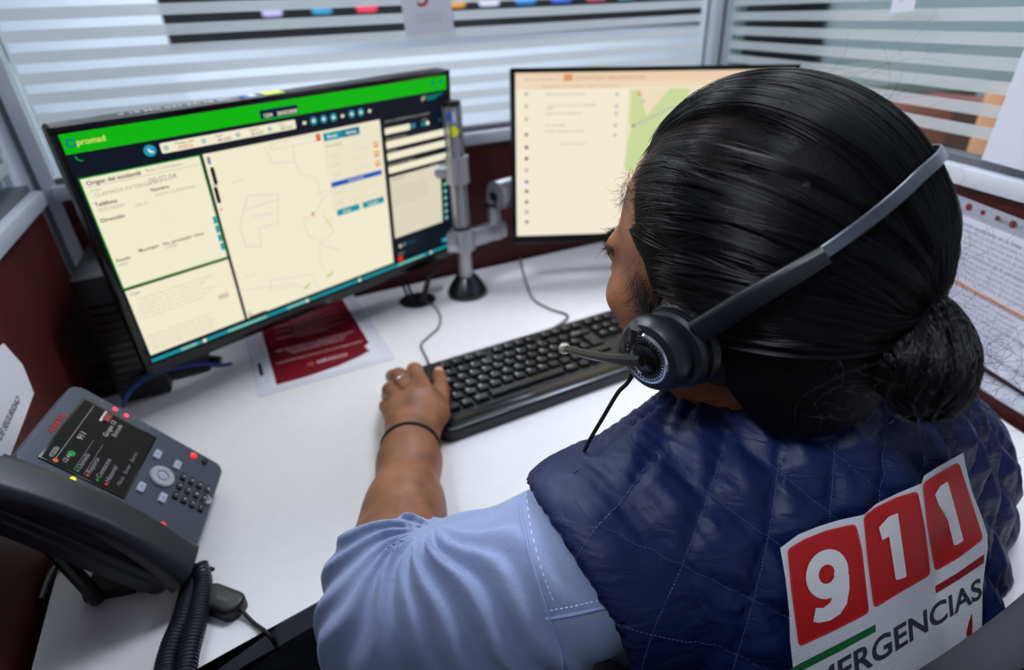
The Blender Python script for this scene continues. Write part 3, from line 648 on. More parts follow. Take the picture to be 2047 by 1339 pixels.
MB().lathe([(0, .0034), (.0045, .0032), (.0056, .0018), (.0056, .001)], SL, Mf @ Matrix.Translation((NX, NY, 0)), 32).build('centre_button', ep)
for (dx, dy, t) in ((-.024, .010, 'o'), (.024, .010, 'x'), (-.024, -.012, 'o'), (.024, -.012, 'o')): btn(NX+dx, NY+dy+.003, .012, .0070, SL, .0014, .002, '•', BLACK, 'soft_key', .005)
KM = mat('phone_key', (24, 28, 34), .35); KT = mat('phone_key_print', (190, 196, 206), .5)
for r_ in range(4):
    for c_ in range(3): btn(NX+(c_-1)*.0135, PL-.1325-.0093*r_, .0092, .0058, KM, .0015, .0024, '123456789*0#'[r_*3+c_], KT, 'keypad_key', .0045)
led(PW-.010, PL-.134, (255, 25, 20), s_=.0034, e_=2.2); btn(PW-.010, PL-.147, .008, .0055, KM, nm='mute_button')
led(PW-FW+.006, PL-.132, (255, 25, 20), s_=.0034, e_=2.2)
b = MB(); b.prism([(a+NX, c+.0095) for a, c in rrect(.036, .005, .0024, 4)], 0, .0018, KM, Mf, bev=.0005); b.build('volume_bar', ep)
MB().lathe([(.0052, 0), (.0052, .0018), (.0034, .0018), (.0026, .0002), (0, .0002)], PSIL, Mf @ Matrix.Translation((NX, .0075, .0004)), 24).build('speaker_button', ep)
# handset: swept rounded-rectangle section with an ear end and a mouth end
hs = MB(); ring = []; n = 30; V = []; F = []
for i in range(n+1):
    t = i/n; y = -.002+t*(PL+.014); bow = .010*math.sin(math.pi*t)
    w = .036+.010*(abs(2*t-1)**2.2); th = .021+.012*(abs(2*t-1)**2.2)
    end = min(1, min(t, 1-t)/.05+.35) if min(t, 1-t) < .033 else 1
    sec = rrect(w*end, th*end, min(w, th)*end*.40, 5); zc = .004+bow-(.014*(abs(2*t-1)**2.2))*.5
    for a, c in sec: V.append((.011+a, y, zc-.002+c))
m_ = len(sec)
for i in range(n):
    for k in range(m_): F.append([i*m_+k, i*m_+(k+1) % m_, (i+1)*m_+(k+1) % m_, (i+1)*m_+k])
F.append(list(range(m_))); F.append([n*m_+k for k in range(m_)][::-1])
hs.add(V, F, mat('handset_dark', (28, 33, 42), .38, bump=(1400, .08)), Mf, True); hs.build('handset', ep, 50)
bpy.context.view_layer.update()
# coiled cord: an object of its own part, hanging from the handset over the desk edge
hb = ep.matrix_world @ Mf @ Vector((.012, -.010, -.010))
def coil(path, R, r, turns, taper=True):
    P = [np.array(p) for p in smoothpts(path, 20)]; L = np.cumsum([0]+[np.linalg.norm(P[i+1]-P[i]) for i in range(len(P)-1)]); N = turns*12; out = []
    up = np.array([1., 0, 0]); 
    for i in range(N+1):
        s_ = L[-1]*i/N; k = min(len(P)-2, int(np.searchsorted(L, s_, 'right')-1)); f = (s_-L[k])/max(1e-9, L[k+1]-L[k]); p = P[k]*(1-f)+P[k+1]*f
        t = P[k+1]-P[k]; t = t/np.linalg.norm(t); x = up-t*(up@t); x /= np.linalg.norm(x); up = x; y_ = np.cross(t, x); a = 2*math.pi*turns*i/N
        out.append(tuple(p+(x*math.cos(a)+y_*math.sin(a))*R))
    return MB().tube(out, r, mat('cord_dark', (24, 27, 38), .35), 7)
c1 = [tuple(onz(388, 1130, ZD+.02)), tuple(onz(384, 1160, ZD+.012)), tuple(onz(365, 1235, ZD+.011)), tuple(onz(343, 1290, ZD+.011)), tuple(onz(330, 1352, ZD+.010)), tuple(onz(338, 1420, ZD+.011))]
c2 = [tuple(onz(396, 1130, ZD+.02)), tuple(onz(404, 1165, ZD+.012)), tuple(onz(395, 1235, ZD+.011)), tuple(onz(378, 1300, ZD+.011)), tuple(onz(368, 1352, ZD+.010)), tuple(onz(345, 1430, ZD+.011))]
inv = ep.matrix_world.inverted()
def loc(P): return [tuple(inv @ Vector(p)) for p in P]
c = coil(loc(c1), .0068, .0022, 42); c.tube([tuple(inv @ hb), loc(c1)[0]], .002, CABLEK); c.build('coiled_cord', ep)
c = coil(loc(c2), .0068, .0022, 42); c.tube([tuple(inv @ (hb+Vector((.012, .012, -.004)))), loc(c2)[0]], .002, CABLEK); c.build('coiled_cord', ep)
# back cable of the phone
cable('phone_cable', [tuple(onz(150, 1090, ZD+.008)), tuple(onz(125, 1115, ZD+.004)), tuple(onz(100, 1150, ZD+.004)), tuple(onz(80, 1200, ZD+.0035))], .0035, CABLEK, 'short black cable behind the desk phone by the left partition')

# inline headset adapter on the desk
d0, d1 = onz(410, 1196, ZD), onz(486, 1226, ZD); dv = d1-d0
e = empty('headset_adapter', frameM((d0.x, d0.y, ZD), dv, z=(0, 0, 1)), 'small black inline headset adapter lying beside the coiled cord', 'adapter')
a = MB(); a.prism([(x+dv.length/2, y) for x, y in rrect(dv.length, .024, .010)], 0, .013, BLACK, bev=.004); a.build('housing', e)
t = MB(); V, F = text_polys('Jabra', .006, 'LEFT'); t.add([(x+.02, y-.002, .0131) for x, y in V], F, mat('grey_print', (90, 94, 100), .5)); t.build('maker_logo', e)
w_ = d1+dv.normalized()*-.002
a = MB().tube(smoothpts([tuple(e.matrix_world.inverted() @ p) if False else tuple(frameM((d0.x, d0.y, ZD), dv, z=(0, 0, 1)).inverted() @ p) for p in (Vector((w_.x, w_.y, ZD+.006)), onz(505, 1243, ZD+.003), onz(530, 1262, ZD+.003), onz(548, 1283, ZD-.01), onz(555, 1300, ZD-.06))], 8), .0019, CABLEK, 8); a.build('lead', e)

# ================================================================ papers
def paper(name, label, cat, M, w, h, draw, group=None):
    s = Sheet(w, h, 'print', 1, .00008, .8); s.rect(0, 0, 1, 1, (222, 222, 234)); draw(s)
    s.mb.box((0, 0, -.0003), (w, h, .0006), PAPER); o = s.build(name, None); o.matrix_world = M; return tag(o, label, cat)
def on_plane(px, py, P, d, off):
    """point where a pixel's ray meets the vertical plane through P along d, pulled off*normal"""
    n = np.cross(np.array(d), [0, 0, 1.0]); P_ = np.array(P)+n*off; r = ray(px, py); return Vector(CAM+r*(((P_-CAM)@n)/(r@n)))
# left partition: torn notice
nL = Vector(np.cross(np.array(dL), [0, 0, 1.0]))   # towards?
if nL.dot(Vector((1, 1, 0))) < 0: nL = -nL
def lplane(px, py, off=.0015):
    P_ = CL+nL*(.007+off)*0 + nL*off; r = Vector(ray(px, py)); return Vector(CAM)+r*((P_-Vector(CAM)).dot(nL)/r.dot(nL))
pa, pb2, pc, pd_ = lplane(8, 686), lplane(68, 786), lplane(0, 965), lplane(-60, 780)
o_ = frameM(pa, dL, (0, 0, 1)); inv = o_.inverted()
pts = [(inv @ lplane(*p)) for p in ((8, 686), (20, 700), (45, 728), (50, 740), (68, 786), (52, 830), (0, 965), (-150, 1150), (-200, 800), (-60, 730))]
Pm = MB(); Pm.prism([(p.x, p.y) for p in pts], 0, .0006, PAPER)
zup = (inv @ (pa+nL)).z
V, F = text_polys('PROYECTO DE SEGURIDAD', .0105, 'LEFT', .01)
tA, tB = inv @ lplane(-2, 890), inv @ lplane(40, 800); tv = Vector((tB.x-tA.x, tB.y-tA.y)).normalized(); tn = Vector((-tv.y, tv.x))
W_ = max(a for a, b in V)
zt = .0008 if zup > 0 else -.0003
Pm.add([(tB.x+tv.x*(a-W_)-tn.x*b*1, tB.y+tv.y*(a-W_)-tn.y*b*1, zt) if zup < 0 else (tB.x+tv.x*(a-W_)+tn.x*b, tB.y+tv.y*(a-W_)+tn.y*b, zt) for a, b in V], F, mat('ink', (70, 72, 80), .7))
o = Pm.build('torn_notice'); o.matrix_world = o_; tag(o, 'torn white paper notice taped to the dark red panel left of the phone', 'notice')
# right partition: big notice
nR = Vector(np.cross(np.array(dR), [0, 0, 1.0]))
if nR.dot(Vector((-1, 0, 0))) < 0: nR = -nR
def rplane(px, py, off=.0015):
    P_ = CRn+nR*off; r = Vector(ray(px, py)); return Vector(CAM)+r*((P_-Vector(CAM)).dot(nR)/r.dot(nR))
q0, q1, q2 = rplane(1846, 364), rplane(2047, 440), rplane(1838, 628)
xv = q1-q0; yv = Vector((0, 0, 1)); NWd = .34; NH = (q0-q2).length
Mn = frameM(q0, xv, -(q2-q0)) @ Matrix.Translation((NWd/2, -NH/2, .0008))
def notice(s):
    s.rect(0, 0, 1, .10, (168, 172, 186)); s.line([(0, .105), (1, .105)], .0006, (90, 92, 104))
    for k in range(9): s.disc(.05+.058*k, .045, .0032 if k % 3 else .0045, (120, 26, 22))
    s.text(.33, .062, 'México 9·1·1', .0080, (110, 100, 110))
    for k in range(22):
        y = .17+.037*k
        if abs(y-.545) < .02: continue
        s.text(.03+.02*(k % 2), y, ('Procedimiento de atención ciudadana en la línea única de emergencias', 'registro, captura y canalización del incidente reportado a la autoridad', 'verificar ubicación, nombre y teléfono de la persona que llama al centro')[k % 3], .0062 if k % 5 else .0075, (118, 120, 136) if k % 5 == 0 else (150, 153, 170))
    s.line([(.0, .548), (1, .548)], .0026, (214, 130, 60))
paper('printed_notice', 'white printed notice with an orange line, pinned to the right red panel', 'notice', Mn, NWd, NH, notice)
# sheet hanging on the right glass
r0, r1, r2 = rplane(1962, 318, .008), rplane(2047, 128, .008), rplane(2047, 342, .008)
xv = (r2-r0).normalized()
Ms = frameM(r0, r2-r0, r1-r0) @ Matrix.Translation((.105, .14, 0))
paper('taped_sheet', 'blank white sheet taped slanted on the striped right glass', 'paper', Ms, .21, .28, lambda s: (s.text(.42, .52, '2 - a las', .006, (130, 132, 150)), s.text(.42, .60, 'c', .006, (130, 132, 150))))
# sheet with the number 5 on the back glass
def bplane(px, py, off=.003):
    P_ = CL-nB*off; r = Vector(ray(px, py)); return Vector(CAM)+r*((P_-Vector(CAM)).dot(nB)/r.dot(nB))
s0, s1 = bplane(812, 72, -.012), bplane(908, 62, -.012); w5 = (s1-s0).length
def five(s):
    s.text(.28, .73, '5', .052, (168, 40, 44), bold=.0)
    for k in range(3): s.rect(.25, .80+.035*k, .78, .815+.035*k, (206, 207, 214))
paper('number_sheet', 'white sheet with a red number 5 on the striped back glass', 'sign', frameM(s0, s1-s0, (0, 0, 1)) @ Matrix.Translation((w5/2, .075, 0)), w5, .15, five)
s0, s1 = rplane(1779, 26, .006), rplane(1826, 22, .006)
paper('small_label', 'small white label near the top of the right glass', 'label', frameM(s0, s1-s0, (0, 0, 1)) @ Matrix.Translation(((s1-s0).length/2, .012, 0)), (s1-s0).length, .024, lambda s: s.text(.3, .5, '04', .006, (190, 150, 150)))
# ================================================================ organic modelling: distance fields -> one continuous surface
def nz(v): v = np.array(v, float); return v/np.linalg.norm(v)
def ell(P, c, r, R=None):
    q = P-np.array(c, np.float32)
    if R is not None: q = q@np.array(R, np.float32).T      # rows of R = axes
    r = np.array(r, np.float32); k0 = np.linalg.norm(q/r, axis=1); k1 = np.linalg.norm(q/(r*r), axis=1)+1e-9
    return k0*(k0-1)/k1
def cone(P, a, b, ra, rb):
    a = np.array(a, np.float32); b = np.array(b, np.float32); d = b-a; t = np.clip((P-a)@d/(d@d), 0, 1)
    return np.linalg.norm(P-a-t[:, None]*d, axis=1)-(ra+(rb-ra)*t)
def smin(a, b, k): h = np.clip(.5+.5*(b-a)/k, 0, 1); return b*(1-h)+a*h-k*h*(1-h)
def smax(a, b, k): return -smin(-a, -b, k)
def chain(P, pts, rr, k=.012):
    d = None
    for (a, b, ra, rb) in zip(pts[:-1], pts[1:], rr[:-1], rr[1:]):
        e = cone(P, a, b, ra, rb); d = e if d is None else smin(d, e, k)
    return d
def nets(fn, lo, hi, h, proj_=2):
    """surface-nets mesh of fn = 0 in the box lo..hi"""
    lo = np.array(lo, float); n = np.ceil((np.array(hi)-lo)/h).astype(int)+1
    H4 = 4; nc = n//H4+2
    cx_, cy_, cz_ = np.meshgrid(*[np.arange(k) for k in nc], indexing='ij')
    Pc = (np.stack([cx_, cy_, cz_], -1).reshape(-1, 3)*H4*h+lo).astype(np.float32)
    Fc = fn(Pc).reshape(nc); near = np.abs(Fc) < H4*h*1.9
    big = np.kron(near, np.ones((H4, H4, H4), bool)); off = H4//2
    Fg = np.kron(Fc, np.ones((H4, H4, H4), np.float32)).astype(np.float32)
    Fg = np.roll(Fg, (-off, -off, -off), (0, 1, 2))[:n[0], :n[1], :n[2]] if False else Fg
    # fine cell (i,j,k) belongs to coarse node round(i/4)
    I = [np.minimum((np.arange(k)+off)//H4, m-1) for k, m in zip(n, nc)]
    nb = near[np.ix_(*I)]; F = Fc[np.ix_(*I)].astype(np.float32)
    idx = np.argwhere(nb)
    for s_ in range(0, len(idx), 400000):
        q = idx[s_:s_+400000]; F[q[:, 0], q[:, 1], q[:, 2]] = fn((q*h+lo).astype(np.float32))
    ins = F < 0
    c = [ins[a:n[0]-1+a, b:n[1]-1+b, d:n[2]-1+d] for a in (0, 1) for b in (0, 1) for d in (0, 1)]
    s = sum(x.astype(np.int8) for x in c); act = (s > 0) & (s < 8); cells = np.argwhere(act)
    vid = -np.ones(act.shape, int); vid[act] = np.arange(len(cells))
    acc = np.zeros((len(cells), 3)); cnt = np.zeros(len(cells))
    for ax in range(3):
        o = [k for k in range(3) if k != ax]
        for u in (0, 1):
            for v in (0, 1):
                p0 = cells.copy(); p0[:, o[0]] += u; p0[:, o[1]] += v; p1 = p0.copy(); p1[:, ax] += 1
                f0 = F[p0[:, 0], p0[:, 1], p0[:, 2]]; f1 = F[p1[:, 0], p1[:, 1], p1[:, 2]]; m = (f0 < 0) != (f1 < 0)
                t = np.where(m, f0/(f0-f1+1e-12), 0); pt = p0.astype(float); pt[:, ax] += t
                acc[m] += pt[m]; cnt[m] += 1
    V = acc/cnt[:, None]*h+lo; Q = []
    for ax in range(3):
        o = [k for k in range(3) if k != ax]
        sl0 = [slice(1, n[k]-1) for k in range(3)]; sl0[ax] = slice(0, n[ax]-1); sl1 = list(sl0); sl1[ax] = slice(1, n[ax])
        a, b = ins[tuple(sl0)], ins[tuple(sl1)]; e = np.argwhere(a != b); sgn = a[e[:, 0], e[:, 1], e[:, 2]]
        e = e+np.array([0 if k == ax else 1 for k in range(3)])
        def cell(du, dv): q = e.copy(); q[:, o[0]] += du; q[:, o[1]] += dv; return vid[q[:, 0], q[:, 1], q[:, 2]]
        q = np.stack([cell(-1, -1), cell(0, -1), cell(0, 0), cell(-1, 0)], 1); flip = sgn if ax != 1 else ~sgn
        q[~flip] = q[~flip][:, ::-1]; Q.append(q)
    Q = np.concatenate(Q); Q = Q[(Q >= 0).all(1)]
    for _ in range(proj_):
        Vf = V.astype(np.float32); d = fn(Vf); g = np.stack([fn(Vf+np.array(e_, np.float32))-d for e_ in ((1e-3, 0, 0), (0, 1e-3, 0), (0, 0, 1e-3))], 1)/1e-3
        V = V-np.clip(d/(np.maximum((g*g).sum(1), .2)), -h, h)[:, None]*g
    return V, Q
def grad(fn, V, e=1.5e-3):
    V = V.astype(np.float32); d = fn(V); g = np.stack([fn(V+np.array(a, np.float32))-d for a in ((e, 0, 0), (0, e, 0), (0, 0, e))], 1)
    return g/(np.linalg.norm(g, axis=1, keepdims=True)+1e-12)
def npmesh(name, V, Q, mats, mi=None, parent=None, smooth=True):
    used = np.unique(Q); mp = -np.ones(len(V), int); mp[used] = np.arange(len(used)); V = V[used]; Q = mp[Q]
    me = bpy.data.meshes.new(name); me.vertices.add(len(V)); me.vertices.foreach_set('co', V.astype(np.float32).ravel())
    k = Q.shape[1]; me.loops.add(len(Q)*k); me.loops.foreach_set('vertex_index', Q.astype(np.int32).ravel())
    me.polygons.add(len(Q)); me.polygons.foreach_set('loop_start', np.arange(len(Q), dtype=np.int32)*k)
    for m in mats: me.materials.append(m)
    if mi is not None: me.polygons.foreach_set('material_index', mi.astype(np.int32))
    me.update(calc_edges=True); me.polygons.foreach_set('use_smooth', np.full(len(Q), smooth))
    o = bpy.data.objects.new(name, me); COL.objects.link(o); o.parent = parent; return o
def join(*parts):
    V = []; Q = []; n = 0
    for v, q in parts: V.append(v); Q.append(q+n); n += len(v)
    return np.concatenate(V), np.concatenate(Q)

# ---------------------------------------------------------------- frames
# body: r right, f forward, u up along the spine; origin on the nape
O_B = np.array([.275, .357, .925]); Rb = nz([.89, .43, -.14]); Ub = np.array([-.12, .42, .90]); Ub = nz(Ub-Rb*(Ub@Rb)); Fb = np.cross(Ub, Rb)
MB_ = np.stack([Rb, Fb, Ub])
def B(r, f, u): return O_B+Rb*r+Fb*f+Ub*u
def toB(P): return (P-O_B)@MB_.T
# head: f forward, l left, u up; origin between the ears
HC = np.array(at(1500, 498, .402)); az = math.radians(127)
Fh = np.array([math.cos(az), math.sin(az), 0]); pitch = math.radians(-8); Fh = nz(Fh*math.cos(pitch)+np.array([0, 0, math.sin(pitch)]))
Lh = nz(np.cross([0, 0, 1], Fh)); Uh = np.cross(Fh, Lh); roll = math.radians(0); Lh, Uh = Lh*math.cos(roll)+Uh*math.sin(roll), Uh*math.cos(roll)-Lh*math.sin(roll)
MH_ = np.stack([Fh, Lh, Uh])
def Hd(f, l, u): return HC+Fh*f+Lh*l+Uh*u
def toH(P): return (P-HC.astype(np.float32))@MH_.astype(np.float32).T

def cranium(q, off=0):
    d = ell(q, (-.002, 0, .012), (.098, .080, .092)); d = smin(d, ell(q, (-.036, 0, -.010), (.064, .069, .070)), .02)
    return d-off
def head_sdf(P):
    q = toH(P); s = q.copy(); s[:, 1] = np.abs(s[:, 1])
    d = cranium(q)
    d = smin(d, ell(s, (.045, 0, -.040), (.056, .060, .072)), .025)
    d = smin(d, ell(s, (.070, .0, -.098), (.026, .026, .020)), .022)
    d = smin(d, cone(s, (-.008, .058, -.058), (.066, .020, -.098), .016, .013), .025)
    d = smin(d, ell(s, (.028, .050, -.062), (.040, .018, .030)), .02)        # cheek
    d = smin(d, ell(s, (.068, .040, -.032), (.022, .026, .017)), .018)       # cheekbone
    d = smin(d, cone(s, (.094, .010, .004), (.082, .046, .004), .009, .008), .014)   # brow
    d = smax(d, -ell(s, (.104, .033, -.013), (.016, .020, .012)), .010)      # socket
    d = smin(d, ell(s, (.083, .032, -.015), (.0135, .016, .0105)), .004)     # lid
    d = smin(d, cone(s, (.098, 0, -.006), (.117, 0, -.042), .008, .0115), .010)
    d = smin(d, ell(s, (.106, .012, -.046), (.010, .008, .008)), .006)
    d = smin(d, ell(s, (.096, 0, -.070), (.012, .024, .007)), .006)
    d = smin(d, ell(s, (.094, 0, -.080), (.011, .020, .007)), .005)
    ear = ell(s, (-.006, .083, -.030), (.019, .0065, .031)); ear = smax(ear, -ell(s, (.0, .092, -.027), (.011, .007, .019)), .004)
    d = smin(d, ear, .006)
    return d
neck_a, neck_b = Hd(-.030, 0, -.050), B(0, .055, -.045)
NKM = Hd(.018, .004, -.105)
SL_, SR_ = B(-.235, .080, -.078), B(.176, .065, -.092)          # shoulder joints
EL_ = np.array(onz(786, 1240, .797)); WL_ = np.array(onz(822, 893, .785))
def neck_sdf(P):
    d = cone(P, neck_a, neck_b, .052, .060); d = smin(d, cone(P, NKM, B(0, .11, -.06), .036, .045), .03)
    return d
def torso_sdf(P):
    q = toB(P).astype(np.float32); d = ell(q, (-.018, .105, -.19), (.176, .118, .20))
    d = smin(d, ell(q, (0, .100, -.40), (.158, .118, .17)), .06); d = smin(d, ell(q, (0, .07, -.55), (.175, .125, .12)), .06)
    s = q.copy(); s[:, 0] = np.abs(s[:, 0]); d = smin(d, cone(s, (.02, .045, -.035), (.165, .07, -.070), .052, .046), .05)
    d = smin(d, ell(s, (.09, .035, -.15), (.075, .045, .10)), .05)
    return d
def arm_l(P):
    d = chain(P, [SL_, SL_*.45+EL_*.55, EL_], [.054, .046, .041], .02)
    fa = EL_*.45+WL_*.55; d = smin(d, chain(P, [EL_, EL_*.72+WL_*.28, fa, WL_], [.041, .0435, .034, .0265], .02), .02); return d
# left hand: back of the hand up, fingers curled under the knuckles at the keyboard's left end
def hp(px, py, z): return np.array(onz(px, py, z))
WR = hp(822, 885, .788)
KN = [hp(856, 792, .800), hp(828, 797, .804), hp(803, 808, .800), hp(785, 826, .792)]     # index .. little knuckles
F1 = [hp(829, 741, .797), hp(797, 752, .799), hp(781, 780, .792), hp(774, 812, .780)]
F2 = [hp(826, 744, .776), hp(785, 752, .775), hp(777, 790, .772), hp(776, 822, .768)]
F3 = [hp(829, 766, .761), hp(797, 776, .760), hp(788, 806, .760), hp(785, 832, .760)]
TH = [hp(850, 862, .786), hp(877, 828, .785), hp(882, 782, .783), hp(878, 748, .779)]
def hand_sdf(P):
    d = None
    for k, (a, r) in enumerate(zip(KN, (.0135, .0135, .013, .012))):
        e = cone(P, WR+(np.array(a)-WR)*.18, a, .019, r); d = e if d is None else smin(d, e, .014)
    d = smin(d, cone(P, WR*.6+KN[0]*.4-np.array([0, 0, .006]), WR*.5+KN[3]*.5-np.array([0, 0, .006]), .017, .015), .015)
    for k in range(4):
        r = (.0098, .0100, .0095, .0084)[k]
        f = cone(P, KN[k], F1[k], r*1.12, r*1.02); f = smin(f, cone(P, F1[k], F2[k], r*1.02, r*.92), .003); f = smin(f, cone(P, F2[k], F3[k], r*.92, r*.82), .003)
        f = smin(f, np.linalg.norm(P-np.array(F1[k], np.float32), axis=1)-r*1.10, .004); d = smin(d, f, .0045)
    t = cone(P, TH[0], TH[1], .0165, .0130); t = smin(t, cone(P, TH[1], TH[2], .0130, .0108), .005); t = smin(t, cone(P, TH[2], TH[3], .0108, .0090), .004)
    d = smin(d, t, .012)
    d = smin(d, cone(P, WR*.7+TH[1]*.3, KN[0]*.55+TH[1]*.45, .014, .0105), .012)      # web
    for k in range(4): d = smin(d, np.linalg.norm(P-np.array(KN[k], np.float32)-np.array([0, 0, .004], np.float32), axis=1)-.0085, .006)
    return d
def forearm_hand(P):
    fa = EL_*.45+WL_*.55
    d = chain(P, [EL_, EL_*.72+WL_*.28, fa, EL_*.12+WL_*.88, WR], [.040, .0385, .0318, .0272, .0245], .035); return smin(d, hand_sdf(P), .016)
# right arm (hidden from the front view but part of the body) and legs
ER_ = np.array([.445, .535, .802]); WRR = np.array([.36, .68, .786]); HRR = np.array([.325, .765, .788])
pel = B(0, .07, -.56); fh = nz([-.43, .90, 0]); rh = np.array([.90, .43, 0])
def lower(P):
    d = None
    for s_ in (-1, 1):
        hip = pel+rh*s_*.085; knee = hip+fh*.40+rh*s_*.05; knee[2] = .52; ank = knee+fh*.02; ank[2] = .09; toe = ank+fh*.15; toe[2] = .035
        for e in (cone(P, hip, knee, .085, .058), cone(P, knee, ank, .055, .038), cone(P, ank, toe, .036, .03)): d = e if d is None else smin(d, e, .02)
    return d
def right_arm(P):
    d = chain(P, [SR_, ER_, WRR], [.056, .042, .027], .02); d = smin(d, ell(P, (WRR+HRR)/2, (.036, .05, .018)), .02)
    for k in range(4):
        a = HRR+rh*(.030-.019*k)-fh*.01; b = a+fh*(.045-.004*abs(k-1.3)); m = b+fh*.022-np.array([0, 0, .012]); d = smin(d, chain(P, [a, b, m], [.0105, .0092, .008], .004), .006)
    d = smin(d, chain(P, [WRR+fh*.02-rh*.02, HRR-rh*.045+fh*.0], [.016, .010], .004), .008); return d

SKIN = bpy.data.materials.new('skin'); SKIN.use_nodes = True
def skin_nodes():
    nt = SKIN.node_tree; b = nt.nodes['Principled BSDF']; tc = nt.nodes.new('ShaderNodeTexCoord')
    n = nt.nodes.new('ShaderNodeTexNoise'); n.inputs['Scale'].default_value = 38; n.inputs['Detail'].default_value = 5
    r = nt.nodes.new('ShaderNodeValToRGB'); e = r.color_ramp.elements; e[0].position = .3; e[1].position = .72
    e[0].color = (*lin((112, 66, 42)), 1); e[1].color = (*lin((158, 100, 68)), 1)
    nt.links.new(tc.outputs['Object'], n.inputs['Vector']); nt.links.new(n.outputs['Fac'], r.inputs['Fac']); nt.links.new(r.outputs['Color'], b.inputs['Base Color'])
    b.inputs['Roughness'].default_value = .48; b.inputs['Subsurface Weight'].default_value = .12; b.inputs['Subsurface Radius'].default_value = (1, .35, .2); b.inputs['Subsurface Scale'].default_value = .006
    n2 = nt.nodes.new('ShaderNodeTexNoise'); n2.inputs['Scale'].default_value = 420; n2.inputs['Detail'].default_value = 3; bp = nt.nodes.new('ShaderNodeBump'); bp.inputs['Strength'].default_value = .25; bp.inputs['Distance'].default_value = .001
    nt.links.new(tc.outputs['Object'], n2.inputs['Vector']); nt.links.new(n2.outputs['Fac'], bp.inputs['Height']); nt.links.new(bp.outputs['Normal'], b.inputs['Normal'])
skin_nodes()
SCALP = mat('stubbly_scalp', (50, 28, 19), .34, bump=(1100, 1.0), var=(260, .6)); NAIL = mat('nail', (205, 150, 130), .3)
EYEW = mat('eye_white', (215, 205, 200), .2); HAIRM = mat('hair_mass', (5, 5, 6), .6, bump=(500, .3), spec=.12); BROW = mat('brow_hair', (14, 10, 9), .6)

PERSON = empty('person', Matrix.Translation((pel[0], pel[1], 0)), 'person seated in navy quilted vest over pale blue shirt, black hair tied back', 'person')
Mpi = PERSON.matrix_world.inverted(); pofs = np.array([pel[0], pel[1], 0])
def pmesh(name, V, Q, mats, mi=None, parent=PERSON, **k): return npmesh(name, V-pofs, Q, mats, mi, parent, **k)

def head_neck(P): return smin(head_sdf(P), neck_sdf(P), .022)
hv, hq = nets(head_neck, HC-np.array([.17, .17, .20]), HC+np.array([.17, .17, .13]), .0028)
cut = toB(hv)[:, 2] > -.10; hq = hq[cut[hq].all(1)]
def hairline(q):
    """>0 where hair grows (head coordinates)"""
    f, l, u = q[:, 0], np.abs(q[:, 1]), q[:, 2]
    front = .064+.15*(u-.07)-.30*np.maximum(0, l-.015)*(u > .03)         # receding at the temples
    side = .034-.30*np.maximum(0, .03-u)-.25*np.maximum(0, -.01-u)
    lim = np.where(u > .045, front, side+(front-side)*np.clip((u-.01)/.035, 0, 1))
    g = lim-f; return np.minimum(g, u+.075+.065*np.clip((.012-f)/.03, 0, 1))
hq_c = toH(hv[hq].mean(1).astype(np.float32)); mi_h = (hairline(hq_c) > 0).astype(int)
av, aq = nets(forearm_hand, np.minimum(EL_, F1[0])-.06, np.maximum(EL_, np.array(TH[3]))+.06, .0019)
def body_all(P): return smin(smin(torso_sdf(P), arm_l(P), .03), smin(right_arm(P), lower(P), .01), .03)
bv, bq = nets(body_all, (-.25, -.1, 0), (.65, .95, 1.0), .008)
drop = np.linalg.norm(bv-np.array(WL_), axis=1) < .075
wl = (bv-EL_)@nz(WL_-EL_); low_ = (np.linalg.norm(np.cross(bv-EL_, nz(WL_-EL_)), axis=1) < .07) & (wl > .05)
bq = bq[~(low_[bq].any(1))]
V, Q = join((hv, hq), (av, aq), (bv, bq)); mi = np.concatenate([mi_h, np.zeros(len(aq)+len(bq), int)])
body = pmesh('body', V, Q, [SKIN, SCALP], mi)
# eyes, nails, bracelet
for s_ in (-1, 1):
    c = Hd(.0835, s_*.032, -.0165)-pofs; MB().lathe([(.0115*math.sin(a), .0115*math.cos(a)) for a in np.linspace(0, math.pi, 12)], EYEW, Matrix.Translation(c), 20).build('eye', PERSON)
tdir = nz(TH[3]-TH[2]); nm_ = MB(); tp = TH[3]+np.array([0, 0, .0082])+tdir*.001
b = bmesh.new(); bmesh.ops.create_uvsphere(b, u_segments=14, v_segments=8, radius=1)
nm_.bm(b, NAIL, frameM(tp-pofs, tdir, z=(0, 0, 1)) @ Matrix.Diagonal((.0068, .0058, .0016, 1)), True); nm_.build('thumbnail', PERSON)
ax = nz(WR-EL_); cb_ = WR-ax*.010; x_ = nz(np.cross(ax, [0, 0, 1])); y_ = np.cross(x_, ax); pts = []
pts = [tuple(cb_+ax*.004*math.sin(a)+x_*.0312*math.cos(a)+y_*(.0298*math.sin(a)+.001)-pofs) for a in np.linspace(0, 2*math.pi, 49)[:-1]]
MB().tube(pts, .0028, mat('black_elastic', (14, 14, 16), .7, bump=(900, .5)), 10, closed=True).build('wristband', PERSON)
rg = (np.array(KN[1])*.35+np.array(F1[1])*.65); ra_ = nz(np.array(F1[1])-np.array(KN[1])); rx_ = nz(np.cross(ra_, [0, 0, 1])); ry_ = np.cross(rx_, ra_)
MB().tube([tuple(rg+(rx_*math.cos(a)+ry_*math.sin(a))*.0112-pofs) for a in np.linspace(0, 2*math.pi, 33)[:-1]], .0014, CHROME, 8, closed=True).build('ring', PERSON)
